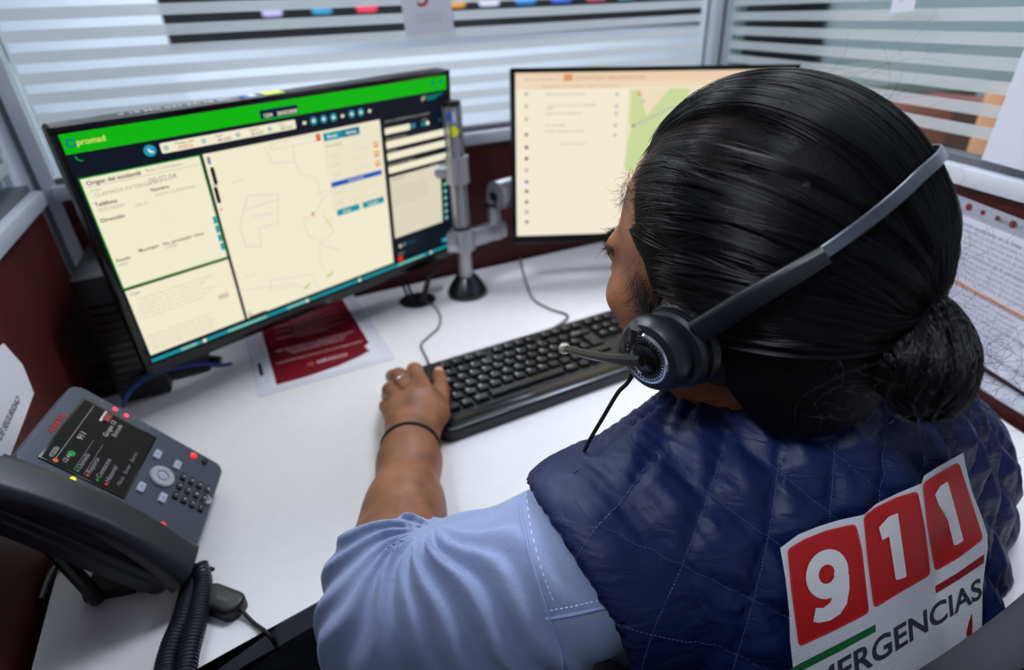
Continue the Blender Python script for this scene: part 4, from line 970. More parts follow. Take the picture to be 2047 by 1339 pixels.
# brows and goatee
def tuft(name, roots, dirs, ln, r, m, n, parent, seed=1, spread=.25):
    R = np.random.default_rng(seed); mb = MB(); roots = np.array(roots)
    for i in range(n):
        t = R.random()*(len(roots)-1); k = int(t); p = roots[k]*(1-t+k)+roots[min(k+1, len(roots)-1)]*(t-k)+R.normal(0, .0022, 3)
        d = nz(np.array(dirs[min(k, len(dirs)-1)])+R.normal(0, spread, 3)); L_ = ln*R.uniform(.6, 1.2); b_ = R.normal(0, .15, 3)*L_
        mb.tube([tuple(p-pofs), tuple(p+d*L_*.5+b_*.3-pofs), tuple(p+d*L_+b_-pofs)], [r, r*.8, r*.2], m, 3, cap=False)
    return mb.build(name, parent)
for s_ in (-1, 1): tuft('eyebrow', [Hd(.101, s_*.012, .0045), Hd(.098, s_*.030, .009), Hd(.086, s_*.047, .008), Hd(.078, s_*.053, .004)], [Fh*.2+Lh*s_, Fh*.1+Lh*s_, Lh*s_-Fh*.5-Uh*.3], .009, .00022, BROW, 420, PERSON, 3)
tuft('beard', [Hd(.095, .026, -.085), Hd(.098, .012, -.104), Hd(.097, -.012, -.104), Hd(.095, -.026, -.085)], [Fh*.8-Uh], .020, .00022, BROW, 700, PERSON, 5)
tuft('moustache', [Hd(.104, .026, -.066), Hd(.110, 0, -.060), Hd(.104, -.026, -.066)], [Fh*.8-Uh*.8], .010, .0002, BROW, 420, PERSON, 6)
# ================================================================ clothes

NAVY_M = bpy.data.materials.new('navy_nylon'); NAVY_M.use_nodes = True
def vest_nodes():
    nt = NAVY_M.node_tree; b = nt.nodes['Principled BSDF']; b.inputs['Base Color'].default_value = (*lin((15, 26, 72)), 1)
    b.inputs['Roughness'].default_value = .5; b.inputs['Sheen Weight'].default_value = .0; b.inputs['Specular IOR Level'].default_value = .35
    tc = nt.nodes.new('ShaderNodeTexCoord'); mp = nt.nodes.new('ShaderNodeMapping'); mp.inputs['Rotation'].default_value = (.5, .3, .4); mp.inputs['Scale'].default_value = (1, 1, 3.0)
    n = nt.nodes.new('ShaderNodeTexNoise'); n.inputs['Scale'].default_value = 34; n.inputs['Detail'].default_value = 3; n.inputs['Distortion'].default_value = 1.0
    w = nt.nodes.new('ShaderNodeTexNoise'); w.inputs['Scale'].default_value = 2600; w.inputs['Detail'].default_value = 1
    b1 = nt.nodes.new('ShaderNodeBump'); b1.inputs['Strength'].default_value = .5; b1.inputs['Distance'].default_value = .004
    b2 = nt.nodes.new('ShaderNodeBump'); b2.inputs['Strength'].default_value = .12; b2.inputs['Distance'].default_value = .0006
    nt.links.new(tc.outputs['Object'], mp.inputs[0]); nt.links.new(mp.outputs[0], n.inputs['Vector']); nt.links.new(tc.outputs['Object'], w.inputs['Vector'])
    nt.links.new(n.outputs['Fac'], b1.inputs['Height']); nt.links.new(w.outputs['Fac'], b2.inputs['Height']); nt.links.new(b1.outputs[0], b2.inputs['Normal']); nt.links.new(b2.outputs[0], b.inputs['Normal'])
vest_nodes()
SHIRT = bpy.data.materials.new('pale_blue_cotton'); SHIRT.use_nodes = True
def shirt_nodes():
    nt = SHIRT.node_tree; b = nt.nodes['Principled BSDF']; b.inputs['Roughness'].default_value = .8; b.inputs['Sheen Weight'].default_value = .15
    tc = nt.nodes.new('ShaderNodeTexCoord'); w = nt.nodes.new('ShaderNodeTexWave'); w.inputs['Scale'].default_value = 480; w.inputs['Distortion'].default_value = 1.5; w.bands_direction = 'DIAGONAL'
    w2 = nt.nodes.new('ShaderNodeTexNoise'); w2.inputs['Scale'].default_value = 1500; w2.inputs['Detail'].default_value = 2
    mx = nt.nodes.new('ShaderNodeMath'); mx.operation = 'MULTIPLY'
    r = nt.nodes.new('ShaderNodeValToRGB'); e = r.color_ramp.elements; e[0].position = .1; e[1].position = .65; e[0].color = (*lin((126, 142, 180)), 1); e[1].color = (*lin((172, 187, 220)), 1)
    n = nt.nodes.new('ShaderNodeTexNoise'); n.inputs['Scale'].default_value = 22; n.inputs['Detail'].default_value = 4; n.inputs['Distortion'].default_value = .8
    b1 = nt.nodes.new('ShaderNodeBump'); b1.inputs['Strength'].default_value = .4; b1.inputs['Distance'].default_value = .005
    b2 = nt.nodes.new('ShaderNodeBump'); b2.inputs['Strength'].default_value = .25; b2.inputs['Distance'].default_value = .0006
    for q in (w, w2, n): nt.links.new(tc.outputs['Object'], q.inputs['Vector'])
    nt.links.new(w.outputs['Fac'], mx.inputs[0]); nt.links.new(w2.outputs['Fac'], mx.inputs[1]); nt.links.new(mx.outputs[0], r.inputs['Fac']); nt.links.new(r.outputs['Color'], b.inputs['Base Color'])
    nt.links.new(n.outputs['Fac'], b1.inputs['Height']); nt.links.new(mx.outputs[0], b2.inputs['Height']); nt.links.new(b1.outputs[0], b2.inputs['Normal']); nt.links.new(b2.outputs[0], b.inputs['Normal'])
shirt_nodes()

# ---- vest: a padded shell around the torso, open at the neck and the armholes
def armhole(P, k=1.0):
    """elliptical arm openings running sideways through the body"""
    q = toB(P).astype(np.float32); e = np.sqrt(((q[:, 1]-.096)/.084)**2+((q[:, 2]+.090)/.076)**2); d = (e-1)*.09
    return np.maximum(d, .135-np.abs(q[:, 0]+.012))
def vest_solid(P):
    d = torso_sdf(P); q = toB(P).astype(np.float32)
    d = smin(d, cone(P, B(-.06, .055, -.05), SL_+Rb*.012, .060, .056), .05); d = smin(d, cone(P, B(.06, .055, -.05), SR_-Rb*.01, .062, .055), .05)
    d = smin(d, ell(q, (0, .032, -.010), (.084, .062, .037)), .05)          # stand-up neck yoke
    return d
def vest_sdf(P):
    d = vest_solid(P)-.013; q = toB(P)
    sh = np.abs(d)-.0065
    sh = smax(sh, -armhole(P), .005)
    sh = smax(sh, -cone(P, B(0, .062, -.06), B(-.01, .11, .12), .058, .085), .006)
    return smax(sh, -(q[:, 2].astype(np.float32)+.50), .005)
vv_, vq_ = nets(vest_sdf, (-.12, .0, .36), (.62, .68, 1.02), .0036, 2)
vn_ = grad(vest_sdf, vv_)
bvh0 = BVHTree.FromPolygons([tuple(p) for p in vv_], [tuple(int(i) for i in f) for f in vq_])
def hit(bvh, px, py):
    r = nz(ray(px, py)); h = bvh.ray_cast(Vector(CAM), Vector(r)); return (np.array(h[0]), np.array(h[1])) if h[0] is not None else (None, None)
LAT = [((1293, 905), 0, 0), ((1262, 1022), 1, 0), ((1410, 979), 0, 1), ((1433, 859), -1, 1), ((1531, 1080), 0, 2), ((1377, 1120), 1, 1), ((1320, 1260), 2, 1), ((1483, 1222), 1, 2), ((1555, 941), -1, 2), ((1585, 805), -2, 2)]
rows = []; rhs = []
def unwrap(q): return np.stack([np.arctan2(q[:, 0]+.012, .105-q[:, 1])*.17, q[:, 2]], 1)
for (p, i, j) in LAT:
    h, _ = hit(bvh0, *p)
    if h is not None: rows.append([1, i, j]); rhs.append(unwrap(toB(h)[None])[0])
sol = np.linalg.lstsq(np.array(rows, float), np.array(rhs), rcond=None)[0]
L0, LA, LBv = sol
Minv = np.linalg.inv(np.stack([LA, LBv], 1))
qv = toB(vv_); outer = (vest_solid(vv_.astype(np.float32))-.013) > 0
ab = (unwrap(qv)-L0)@Minv.T
cr = abs(LA[0]*LBv[1]-LA[1]*LBv[0]); sa = cr/np.linalg.norm(LBv); sb = cr/np.linalg.norm(LA)
def dist_line(x, spacing): return np.abs(x-np.round(x))*spacing
dl = np.minimum(dist_line(ab[:, 0], sa), dist_line(ab[:, 1], sb))
hole = armhole(vv_.astype(np.float32)); ahd = np.abs(hole-.026)
dl = np.where(hole < .026, ahd, np.minimum(dl, ahd))
puff = .0105*(1-np.exp(-(dl/.013)**1.15))-.0035
seam_w = np.exp(-(dl/.009)**2)
wr = .0009*seam_w*np.sin((qv[:, 0]+qv[:, 2]*.3)*520)+.0006*np.sin(qv[:, 0]*140+np.sin(qv[:, 2]*90)*2)*np.sin(qv[:, 2]*170)
hf = np.clip((hole-.002)/.012, 0, 1); vv2 = vv_+vn_*(np.where(outer, (puff+wr)*hf, 0))[:, None]
vest = pmesh('vest', vv2, vq_, [NAVY_M])
vbvh = BVHTree.FromPolygons([tuple(p) for p in vv2], [tuple(int(i) for i in f) for f in vq_])
# stitches: short threads lying in the seams
stm = MB(); THREAD = mat('navy_thread', (70, 84, 130), .6)
def drop_back(s_, u):
    th = s_/.17; p = B(-.012+math.sin(th)*.4, .105-math.cos(th)*.4, u); return vbvh.ray_cast(Vector(p), Vector(Rb*-math.sin(th)+Fb*math.cos(th)))
for fam in (0, 1):
    for k in range(-6, 9):
        for m_ in np.arange(-6, 9, .045):
            a_, b__ = (k, m_) if fam == 0 else (m_, k); ru0 = L0+LA*a_+LBv*b__; ru1 = ru0+(LBv if fam == 0 else LA)*.026
            if abs(ru0[0]) > .24 or ru0[1] < -.30 or ru0[1] > .0: continue
            h0, h1 = drop_back(*ru0), drop_back(*ru1)
            if h0[0] is None or h1[0] is None or (h0[0]-h1[0]).length > .01 : continue
            stm.tube([tuple(h0[0]+h0[1]*.0003-Vector(pofs)), tuple(h1[0]+h1[1]*.0003-Vector(pofs))], .00035, THREAD, 4, cap=False)
st = stm.build('stitching', vest)

# ---- shirt: sleeves with folds fanning out of the elbow crease, shoulder yoke, collar
CREASE = np.array(onz(908, 1100, .838))
plane_n = nz(np.cross(SL_-EL_, WL_-EL_)); ex_ = nz(EL_-CREASE-plane_n*((EL_-CREASE)@plane_n)); ey_ = np.cross(plane_n, ex_)
CUFF = np.array(onz(786, 1122, .80)); fdir = nz(WL_-EL_)
def sleeve_base(P):
    d = chain(P, [B(-.13, .075, -.085), SL_, SL_*.45+EL_*.55, EL_], [.048, .056, .056, .051], .03)
    d = smin(d, chain(P, [EL_, EL_+fdir*.05, CUFF+fdir*.01], [.051, .050, .0460], .02), .025); return d
def folds(P):
    v = P-CREASE; x, y = v@ex_, v@ey_; ph = np.degrees(np.arctan2(y, x)); R = np.sqrt(x*x+y*y); side = v@plane_n; o = 0
    ph = ph+7*np.sin(R*60)+120*side
    for (p0, w, a) in ((-58, 7, .0050), (-38, 6, .0045), (-20, 7, .0060), (0, 8, .0045), (17, 6, .0055), (34, 7, .0060), (52, 8, .0042), (70, 7, .0062), (88, 6, .0070), (104, 7, .0050), (120, 8, .0030), (-80, 9, .003)):
        z = (ph-p0)/w; o = o+a*np.where(z < 0, np.exp(-(z/1.5)**2), np.exp(-(z/.40)**2))
    return o*np.clip((R-.006)/.03, 0, 1)*np.exp(-np.maximum(0, R-.11)/.06)
def sleeve_sdf(P):
    d = sleeve_base(P)-folds(P)*1.45+.003
    q = P-CUFF; t = q@fdir
    cuff = np.exp(-((t+.010)/.010)**2)*.003+np.exp(-((t+.032)/.006)**2)*.0016
    d = d-cuff; d = smax(d, t-.002, .004)
    inner = chain(P, [EL_, EL_*.4+WL_*.6, WL_], [.046, .0415, .034], .02); return smax(d, -smax(inner, -(t+.035), .004), .003)
lv, lq = nets(sleeve_sdf, np.minimum(np.minimum(SL_, EL_), CUFF)-.09, np.maximum(np.maximum(SL_, EL_), CUFF)+.09, .0026)
def shirt_rest(P):
    q = toB(P); d = torso_sdf(P)-.004; r = chain(P, [SR_, ER_, WRR*.45+ER_*.55], [.062, .050, .042], .02); d = smin(d, r, .02)
    d = smin(d, cone(P, B(-.07, .065, -.085), SL_, .050, .056), .03)
    d = smax(d, -(q[:, 2].astype(np.float32)+.52), .004)
    return smax(d, -cone(P, B(0, .07, -.10), B(-.01, .11, .12), .050, .09), .004)
rv, rq = nets(shirt_rest, (-.12, .0, .36), (.68, .80, 1.0), .0055)
V, Q = join((lv, lq), (rv, rq)); shirt = pmesh('shirt', V, Q, [SHIRT])
sbvh = BVHTree.FromPolygons([tuple(p) for p in lv], [tuple(int(i) for i in f) for f in lq])
# collar: a folded band round the neck just above the vest
cb = MB(); n_ = 40; V = []; F = []
for i in range(n_+1):
    a = 2*math.pi*i/n_; c_, s_ = math.cos(a), math.sin(a)
    for (rr, uu) in ((.0, -.03), (.0, .006), (.004, .009), (.008, .004), (.012, -.028)): V.append(tuple(B((.066+rr)*c_-.004, .066+(.066+rr)*s_, uu+.010-.045*(s_+1)*.5*0)-pofs))
for i in range(n_):
    for k in range(4): F.append([i*5+k, i*5+k+1, (i+1)*5+k+1, (i+1)*5+k])
cb.add(V, F, SHIRT, None, True); cb.build('collar', shirt)
# seams on the sleeve head and yoke
sm_ = MB(); SEAM = mat('shirt_seam', (148, 166, 208), .8)
def onshirt(pts, off=.0006):
    out = []
    for p in smoothpts([(a, b, 0) for a, b in pts], 10):
        h, n = hit(sbvh, p[0], p[1])
        if h is not None: out.append(tuple(h+n*off-pofs))
    return out
for path in (((1038, 985), (1048, 1060), (1072, 1150), (1100, 1235), (1118, 1290), (1128, 1350)), ((1092, 1236), (1140, 1228), (1190, 1218), (1245, 1206))):
    P_ = onshirt(path)
    if len(P_) > 3: sm_.tube(P_, .0011, SEAM, 6)
for path in (((1052, 985), (1062, 1060), (1085, 1145), (1108, 1205)), ((1090, 1222), (1140, 1213), (1190, 1202), (1240, 1193))):
    P_ = onshirt(path, .0002)
    for a, b in zip(P_[::2], P_[1::2]): sm_.tube([a, b], .0005, mat('pale_thread', (205, 216, 240), .6), 4)
if sm_.v: sm_.build('seam', shirt)

# ---- embroidered patch across the back, draped on the vest
PB_ = vbvh
def Z8(*p): return [(1500+x/2.395, 780+y/2.395) for x, y in p]
def drape(mb, poly, off, m, cell=7.0):
    """triangulate a polygon, cut it into small cells and lay it on the vest"""
    b = bmesh.new(); vs = [b.verts.new((x, y, 0)) for x, y in poly]; f = b.faces.new(vs); bmesh.ops.triangulate(b, faces=[f])
    drape_bm(mb, b, off, m, cell)
def drape_bm(mb, b, off, m, cell=7.0):
    xs = [v.co.x for v in b.verts]; ys = [v.co.y for v in b.verts]
    for ax, (lo, hi) in enumerate(((min(xs), max(xs)), (min(ys), max(ys)))):
        k = math.ceil(lo/cell)*cell
        while k < hi:
            bmesh.ops.bisect_plane(b, geom=b.verts[:]+b.edges[:]+b.faces[:], dist=1e-5, plane_co=(k, 0, 0) if ax == 0 else (0, k, 0), plane_no=(1, 0, 0) if ax == 0 else (0, 1, 0)); k += cell
    V = []; bad = set()
    for i, v in enumerate(b.verts):
        v.index = i; r = Vector(nz(ray(v.co.x, v.co.y))); h = pbvh.ray_cast(Vector(CAM), r)
        if h[0] is None: bad.add(i); V.append((0, 0, 0)); continue
        V.append(tuple(h[0]-r*off-Vector(pofs)))
    F = [[v.index for v in f.verts] for f in b.faces if not any(v.index in bad for v in f.verts)]; b.free()
    mb.add(V, F, m, None, True)
def vest_patch_sdf(P):      # smooth carrier under the patch, without quilting
    return vest_solid(P)-.0275
pvv, pvq = nets(vest_patch_sdf, (.0, .0, .55), (.62, .60, 1.0), .006)
pbvh = BVHTree.FromPolygons([tuple(p) for p in pvv], [tuple(int(i) for i in f) for f in pvq])
def fabric(name, c, rough, sc, st=.6):
    return mat(name, c, rough, bump=(sc, st))
PW_ = fabric('patch_white_cloth', (205, 208, 214), .7, 700, .4); PR_ = fabric('patch_red_embroidery', (190, 6, 12), .55, 1400); PRE = fabric('patch_red_border', (214, 28, 40), .5, 1600); PWT = fabric('patch_white_thread', (232, 232, 236), .45, 1500); PG_ = fabric('patch_green', (0, 104, 44), .6, 1200); PDK = mat('patch_dark_lettering', (44, 50, 60), .7)
pm_ = MB()
base = Z8((143, 755), (230, 690), (330, 650), (430, 620), (545, 595), (600, 545), (700, 495), (820, 445), (830, 410), (900, 365), (1020, 298), (1028, 350), (1060, 480), (1110, 610), (1135, 690), (1137, 760), (1122, 860), (1112, 950), (1108, 1160), (1100, 1500), (1000, 1700), (260, 1700), (215, 1500), (205, 1339), (190, 1200), (186, 1060), (168, 900))
drape(pm_, base, .0, PW_, 8)
def inset_curve(poly, n=6): return [(p[0], p[1]) for p in smoothpts([(x, y, 0) for x, y in poly], n, True)]
def rcorner(poly, r=9, n=4):
    """rounded corners on a polygon given in picture units"""
    out = []; N = len(poly)
    for i in range(N):
        p = np.array(poly[i]); a = np.array(poly[i-1])-p; b = np.array(poly[(i+1) % N])-p; la, lb = np.linalg.norm(a), np.linalg.norm(b); k = min(r, la*.45, lb*.45)
        cosang = (a@b)/(la*lb)
        if cosang < -.93: out.append(tuple(p)); continue
        p0, p1 = p+a/la*k, p+b/lb*k
        for t in np.linspace(0, 1, n+1): out.append(tuple((1-t)**2*p0+2*t*(1-t)*p+t*t*p1))
    return out
panels = [Z8((176, 762), (260, 712), (360, 672), (505, 638), (535, 760), (570, 1065), (400, 1150), (232, 1228), (196, 960)), Z8((541, 603), (600, 560), (700, 512), (802, 482), (838, 660), (864, 882), (730, 960), (592, 1043), (562, 820)), Z8((824, 447), (900, 398), (998, 342), (1050, 500), (1117, 712), (1000, 800), (884, 867), (848, 650))]
for P_ in panels:
    Q_ = rcorner(P_, 10); drape(pm_, Q_, .0006, PR_, 8)
    Cn = np.mean(Q_, axis=0); inn = [tuple(Cn+(np.array(q)-Cn)*.955) for q in Q_]; N = len(Q_)
    b = bmesh.new(); vo = [b.verts.new((*q, 0)) for q in Q_]; vi = [b.verts.new((*q, 0)) for q in inn]
    for i in range(N): b.faces.new([vo[i], vo[(i+1) % N], vi[(i+1) % N], vi[i]])
    drape_bm(pm_, b, .0012, PRE, 12)
# digit 9: bowl ring and hooked tail
def arc(cx_, cy_, rx, ry, a0, a1, n): return [(cx_+rx*math.cos(math.radians(a0+(a1-a0)*k/n)), cy_-ry*math.sin(math.radians(a0+(a1-a0)*k/n))) for k in range(n+1)]
o_r = [(x+(.10*(880-y)), y) for x, y in arc(368, 880, 101, 120, 0, 360, 40)][:-1]; i_r = [(x+.10*(880-y), y) for x, y in arc(366, 880, 38, 46, 0, 360, 40)][:-1]
b = bmesh.new(); vo = [b.verts.new((*q, 0)) for q in Z8(*o_r)]; vi = [b.verts.new((*q, 0)) for q in Z8(*i_r)]
for i in range(40): b.faces.new([vo[i], vo[(i+1) % 40], vi[(i+1) % 40], vi[i]])
drape_bm(pm_, b, .0014, PWT, 7)
drape(pm_, Z8((400, 870), (472, 880), (475, 950), (462, 1022), (430, 1072), (380, 1103), (330, 1113), (302, 1108), (313, 1042), (350, 1042), (382, 1016), (400, 975), (404, 935)), .0015, PWT)
for P_ in (((662, 605), (706, 587), (728, 740), (748, 886), (742, 896), (702, 908), (695, 900), (678, 790), (664, 700), (668, 690), (632, 718), (615, 657)), ((908, 458), (945, 436), (985, 580), (1020, 716), (1015, 724), (982, 744), (974, 738), (944, 620), (925, 538), (926, 528), (902, 552), (884, 500))): drape(pm_, Z8(*P_), .0015, PWT)
drape(pm_, Z8((600, 1120), (600, 1155), (430, 1248), (245, 1342), (150, 1400), (150, 1360), (243, 1305), (420, 1215)), .0007, PG_)
drape(pm_, Z8((1120, 784), (1118, 826), (1000, 905), (888, 972), (885, 938), (990, 875)), .0007, mat('patch_dark_red', (140, 14, 20), .6, bump=(1200, .5)))
drape(pm_, Z8((1060, 1065), (1064, 1110), (1062, 1185), (1040, 1198), (1034, 1160), (1046, 1110)), .0007, MATS['patch_dark_red'])
Vt, Ft = text_polys('EMERGENCIAS', 1.0, 'LEFT', .022); tw = max(a for a, _ in Vt); th_ = max(c for _, c in Vt)
def lp(a, b, t): return (a[0]*(1-t)+b[0]*t, a[1]*(1-t)+b[1]*t)
TLq, TRq, BRq, BLq = Z8((205, 1418), (1103, 893), (1111, 987), (215, 1545))
b = bmesh.new(); vs = []
for a, c in Vt:
    s_ = (a/tw); s_ = s_*(1.18-.18*s_); q0 = lp(BLq, BRq, s_); q1 = lp(TLq, TRq, s_); q = lp(q0, q1, c/th_); vs.append(b.verts.new((*q, 0)))
for f in Ft:
    try: b.faces.new([vs[i] for i in f])
    except ValueError: pass
drape_bm(pm_, b, .0009, PDK, 9)
pm_.build('back_patch', vest, 60)

# ---- trousers and shoes
TRS = mat('dark_trousers', (20, 21, 26), .85, bump=(600, .4))
def trousers(P): return smax(smin(lower(P)-.006, ell(toB(P).astype(np.float32), (0, .06, -.57), (.178, .128, .115))-.004, .03), .10-P[:, 2], .01)
tv_, tq_ = nets(trousers, (-.35, .0, .05), (.7, .95, .72), .009); pmesh('trousers', tv_, tq_, [TRS])
for s_ in (-1, 1):
    knee = pel+rh*s_*.135+fh*.42; ank = np.array([knee[0], knee[1], .07])
    def shoe(P, A=ank):
        return smax(smin(cone(P, A-fh*.03-np.array([0, 0, .025]), A+fh*.17-np.array([0, 0, .034]), .045, .036), cone(P, A, A+np.array([0, 0, .02]), .046, .044), .02), .003-P[:, 2], .003)
    a_, b_ = nets(shoe, ank-.25, ank+.25, .008); pmesh('shoe', a_, b_, [BLACK])

# ================================================================ office chair
CH = mat('chair_mesh_grey', (58, 60, 66), .85, bump=(1100, .8))
cc = pel.copy(); eC = empty('office_chair', frameM((cc[0], cc[1], 0), rh, z=(0, 0, 1)), 'dark grey office chair the person sits on, its backrest cutting the lower right corner', 'chair')
se = MB(); se.prism([(x, y+.03) for x, y in rrect(.50, .48, .09, 8)], .36, .435, CH, bev=.03, seg=4); se.build('seat', eC)
iC = frameM((cc[0], cc[1], 0), rh, z=(0, 0, 1)).inverted()
b0, b1 = at(1560, 1328, .335), at(2047, 1268, .375); l0, l1 = iC @ b0, iC @ b1
top = MB(); V = []; F = []; n = 24; zt = l0.z
sl = (l1.z-l0.z)/(l1.x-l0.x); cx0 = (l0.x+l1.x)/2+.02; Wb = .42
nx_, nz_ = 28, 16
def backpt(i, j, off):
    x = cx0+Wb*(i/nx_-.5)*2*.5; xn = (i/nx_-.5)*2
    ztop = l0.z+sl*(x-l0.x)*(1 if abs(xn) < 2 else 1)-.03*max(0, abs(xn)-.6)**2*6
    z = .50+(ztop-.50)*j/nz_; y = (l0.y+l1.y)/2+.012*xn*xn+.02*math.sin(math.pi*(1-j/nz_)*.9)-.01; return (x, y+off, z)
for off in (0, -.028):
    for j in range(nz_+1):
        for i in range(nx_+1): V.append(backpt(i, j, off))
m_ = (nx_+1)*(nz_+1); w_ = nx_+1
for j in range(nz_):
    for i in range(nx_): F.append([j*w_+i, j*w_+i+1, (j+1)*w_+i+1, (j+1)*w_+i]); F.append([m_+j*w_+i, m_+(j+1)*w_+i, m_+(j+1)*w_+i+1, m_+j*w_+i+1])
for i in range(nx_): F.append([i, m_+i, m_+i+1, i+1]); F.append([nz_*w_+i, nz_*w_+i+1, m_+nz_*w_+i+1, m_+nz_*w_+i])
for j in range(nz_): F.append([j*w_, (j+1)*w_, m_+(j+1)*w_, m_+j*w_]); F.append([j*w_+nx_, m_+j*w_+nx_, m_+(j+1)*w_+nx_, (j+1)*w_+nx_])
top.add(V, F, CH, None, True); bo = top.build('backrest', eC, 60)
md = bo.modifiers.new('round', 'BEVEL'); md.width = .010; md.segments = 3; md.limit_method = 'ANGLE'; md.angle_limit = 1.0
ybk = (l0.y+l1.y)/2-.03
MB().tube(smoothpts([(cx0, ybk-.005, .60), (cx0, ybk-.03, .48), (cx0*.5, ybk+.06, .36), (0, -.05, .345)], 8), .018, BLACK, 10).build('back_support', eC)
g_ = MB(); g_.cyl((0, .02, .12), (0, .02, .36), .026, BLACK); g_.box((0, .02, .345), (.2, .2, .03), BLACK, bev=.004); g_.build('gas_column', eC)
for k in range(5):
    a = 2*math.pi*k/5+.3; c_, s_ = math.cos(a), math.sin(a)
    MB().tube([(0, .02, .12), (.15*c_, .02+.15*s_, .105), (.29*c_, .02+.29*s_, .075)], [.024, .02, .014], BLACK, 10).build('base_arm', eC)
    MB().cyl((.29*c_-.016*s_, .02+.29*s_+.016*c_, .029), (.29*c_+.016*s_, .02+.29*s_-.016*c_, .029), .028, BLACKG).build('caster', eC)
# ================================================================ hair
HRNG = np.random.default_rng(11)
def radial(D, off):
    """points at offset off above the cranium along head-frame directions D"""
    D = D/np.linalg.norm(D, axis=-1, keepdims=True); sh = D.shape[:-1]; Df = D.reshape(-1, 3); of = np.broadcast_to(off, sh).reshape(-1); r = np.full(len(Df), .10)
    for _ in range(8): r = r-(cranium((Df*r[:, None]).astype(np.float32))-of)
    return (Df*r[:, None]).reshape(*sh, 3)
TIE_H = np.array([-.101, -.004, -.026])
TIE = Hd(*TIE_H)
def hair_mass(P):
    q = toH(P); thin = np.exp(-(((q[:, 0]-.005)/.048)**2+((q[:, 1]-.046)/.026)**2+((q[:, 2]-.083)/.04)**2)**1.5)*.016
    back = np.clip((-q[:, 0]-.02)/.07, 0, 1)
    d = cranium(q, 0)-(.0060+.002*back)+thin
    d = smin(d, ell(q, (-.048, 0, -.070), (.046, .062, .054)), .03)
    g = hairline(q).astype(np.float32)
    d = smax(d, -g*.8, .006)
    d = smax(d, -(q[:, 2]+.124), .012)
    return smin(d, cone(P, Hd(-.078, 0, -.024), TIE, .028, .0120), .02)
hmv, hmq = nets(hair_mass, HC-.19, HC+.17, .0032)
hair = pmesh('hair', hmv, hmq, [HAIRM])
HS = bpy.data.materials.new('black_hair'); HS.use_nodes = True
nt = HS.node_tree; nt.nodes.clear(); ho = nt.nodes.new('ShaderNodeOutputMaterial'); hb_ = nt.nodes.new('ShaderNodeBsdfPrincipled')
hb_.inputs['Base Color'].default_value = (.004, .004, .005, 1); hb_.inputs['Roughness'].default_value = .26; hb_.inputs['Specular IOR Level'].default_value = .40
nt.links.new(hb_.outputs[0], ho.inputs[0])
def hair_curves(name, pts, rad, parent):
    """pts: (n, k, 3) world points, rad: (n,) or (n, k)"""
    n, k, _ = pts.shape; hc = bpy.data.hair_curves.new(name); hc.add_curves([k]*n)
    hc.attributes['position'].data.foreach_set('vector', (pts-pofs).astype(np.float32).ravel())
    ra = hc.attributes.get('radius') or hc.attributes.new('radius', 'FLOAT', 'POINT')
    R = np.broadcast_to(np.asarray(rad, np.float32).reshape(n, -1), (n, k))*np.linspace(1, .55, k)[None, :]; ra.data.foreach_set('value', R.astype(np.float32).ravel())
    hc.materials.append(HS); o = bpy.data.objects.new(name, hc); COL.objects.link(o); o.parent = parent; return o
def slerp_paths(D0, D1, K, bend, bend_dir):
    D0 = D0/np.linalg.norm(D0, axis=1, keepdims=True); D1 = D1/np.linalg.norm(D1, axis=1, keepdims=True)
    om = np.arccos(np.clip((D0*D1).sum(1), -1, 1))[:, None, None]; t = np.linspace(0, 1, K)[None, :, None]
    p = (np.sin((1-t)*om)*D0[:, None]+np.sin(t*om)*D1[:, None])/np.maximum(np.sin(om), 1e-4)
    return p+bend_dir[:, None]*np.sin(np.pi*t**.8)*bend[:, None, None]
NC, PER, K = 520, 34, 22
# clump roots: spread over the haired scalp, denser at the hairline
D = HRNG.normal(0, 1, (NC*14, 3)); D /= np.linalg.norm(D, axis=1, keepdims=True); S0 = radial(D, .001); g = hairline(S0)
keep = (g > .0) & (S0[:, 2] > -.085) & (S0[:, 0] > -.095); edge = (g < .022) & (S0[:, 0] > .0)
thin = np.exp(-(((S0[:, 0]-.005)/.050)**2+((S0[:, 1]-.046)/.030)**2)) * (S0[:, 2] > .03)
w = np.where(edge, np.where((S0[:, 1] > .012) & (S0[:, 2] > .05), 1.3, 3.0), 1.0)*keep*np.clip(1-1.1*thin*(~edge), .03, 1); idx = HRNG.choice(len(D), NC, replace=False, p=w/w.sum())
Dr = D[idx]; Sr = S0[idx]; edgeC = edge[idx]
tdir_ = TIE_H/np.linalg.norm(TIE_H); D1 = np.tile(tdir_, (NC, 1))+HRNG.normal(0, .05, (NC, 3))
up_ = np.tile(np.array([0., 0, 1]), (NC, 1)); up_ = up_-Dr*(up_*Dr).sum(1, keepdims=True)
bend = .20*np.clip(np.abs(Sr[:, 1])/.07, 0, 1)*np.clip((.075-Sr[:, 2])/.06, 0, 1)+HRNG.normal(0, .035, NC)
lay = HRNG.uniform(.002, .0085, NC)+np.where(edgeC, .003, 0)
Dc = Dr[:, None]+HRNG.normal(0, .050, (NC, PER, 3)); Dc = Dc.reshape(-1, 3); rep = np.repeat(np.arange(NC), PER)
paths_c = slerp_paths(Dr, D1, K, bend, up_)                                             # clump guides
pc_ = slerp_paths(Dc, D1[rep]+HRNG.normal(0, .03, (NC*PER, 3)), K, bend[rep]+HRNG.normal(0, .012, NC*PER), up_[rep])
t = np.linspace(0, 1, K); ctight = HRNG.uniform(.55, .95, NC)[rep]; wgt = (np.clip(t/.28, 0, 1)**.8)[None, :, None]*ctight[:, None, None]
pm2 = pc_*(1-wgt)+paths_c[rep]*wgt
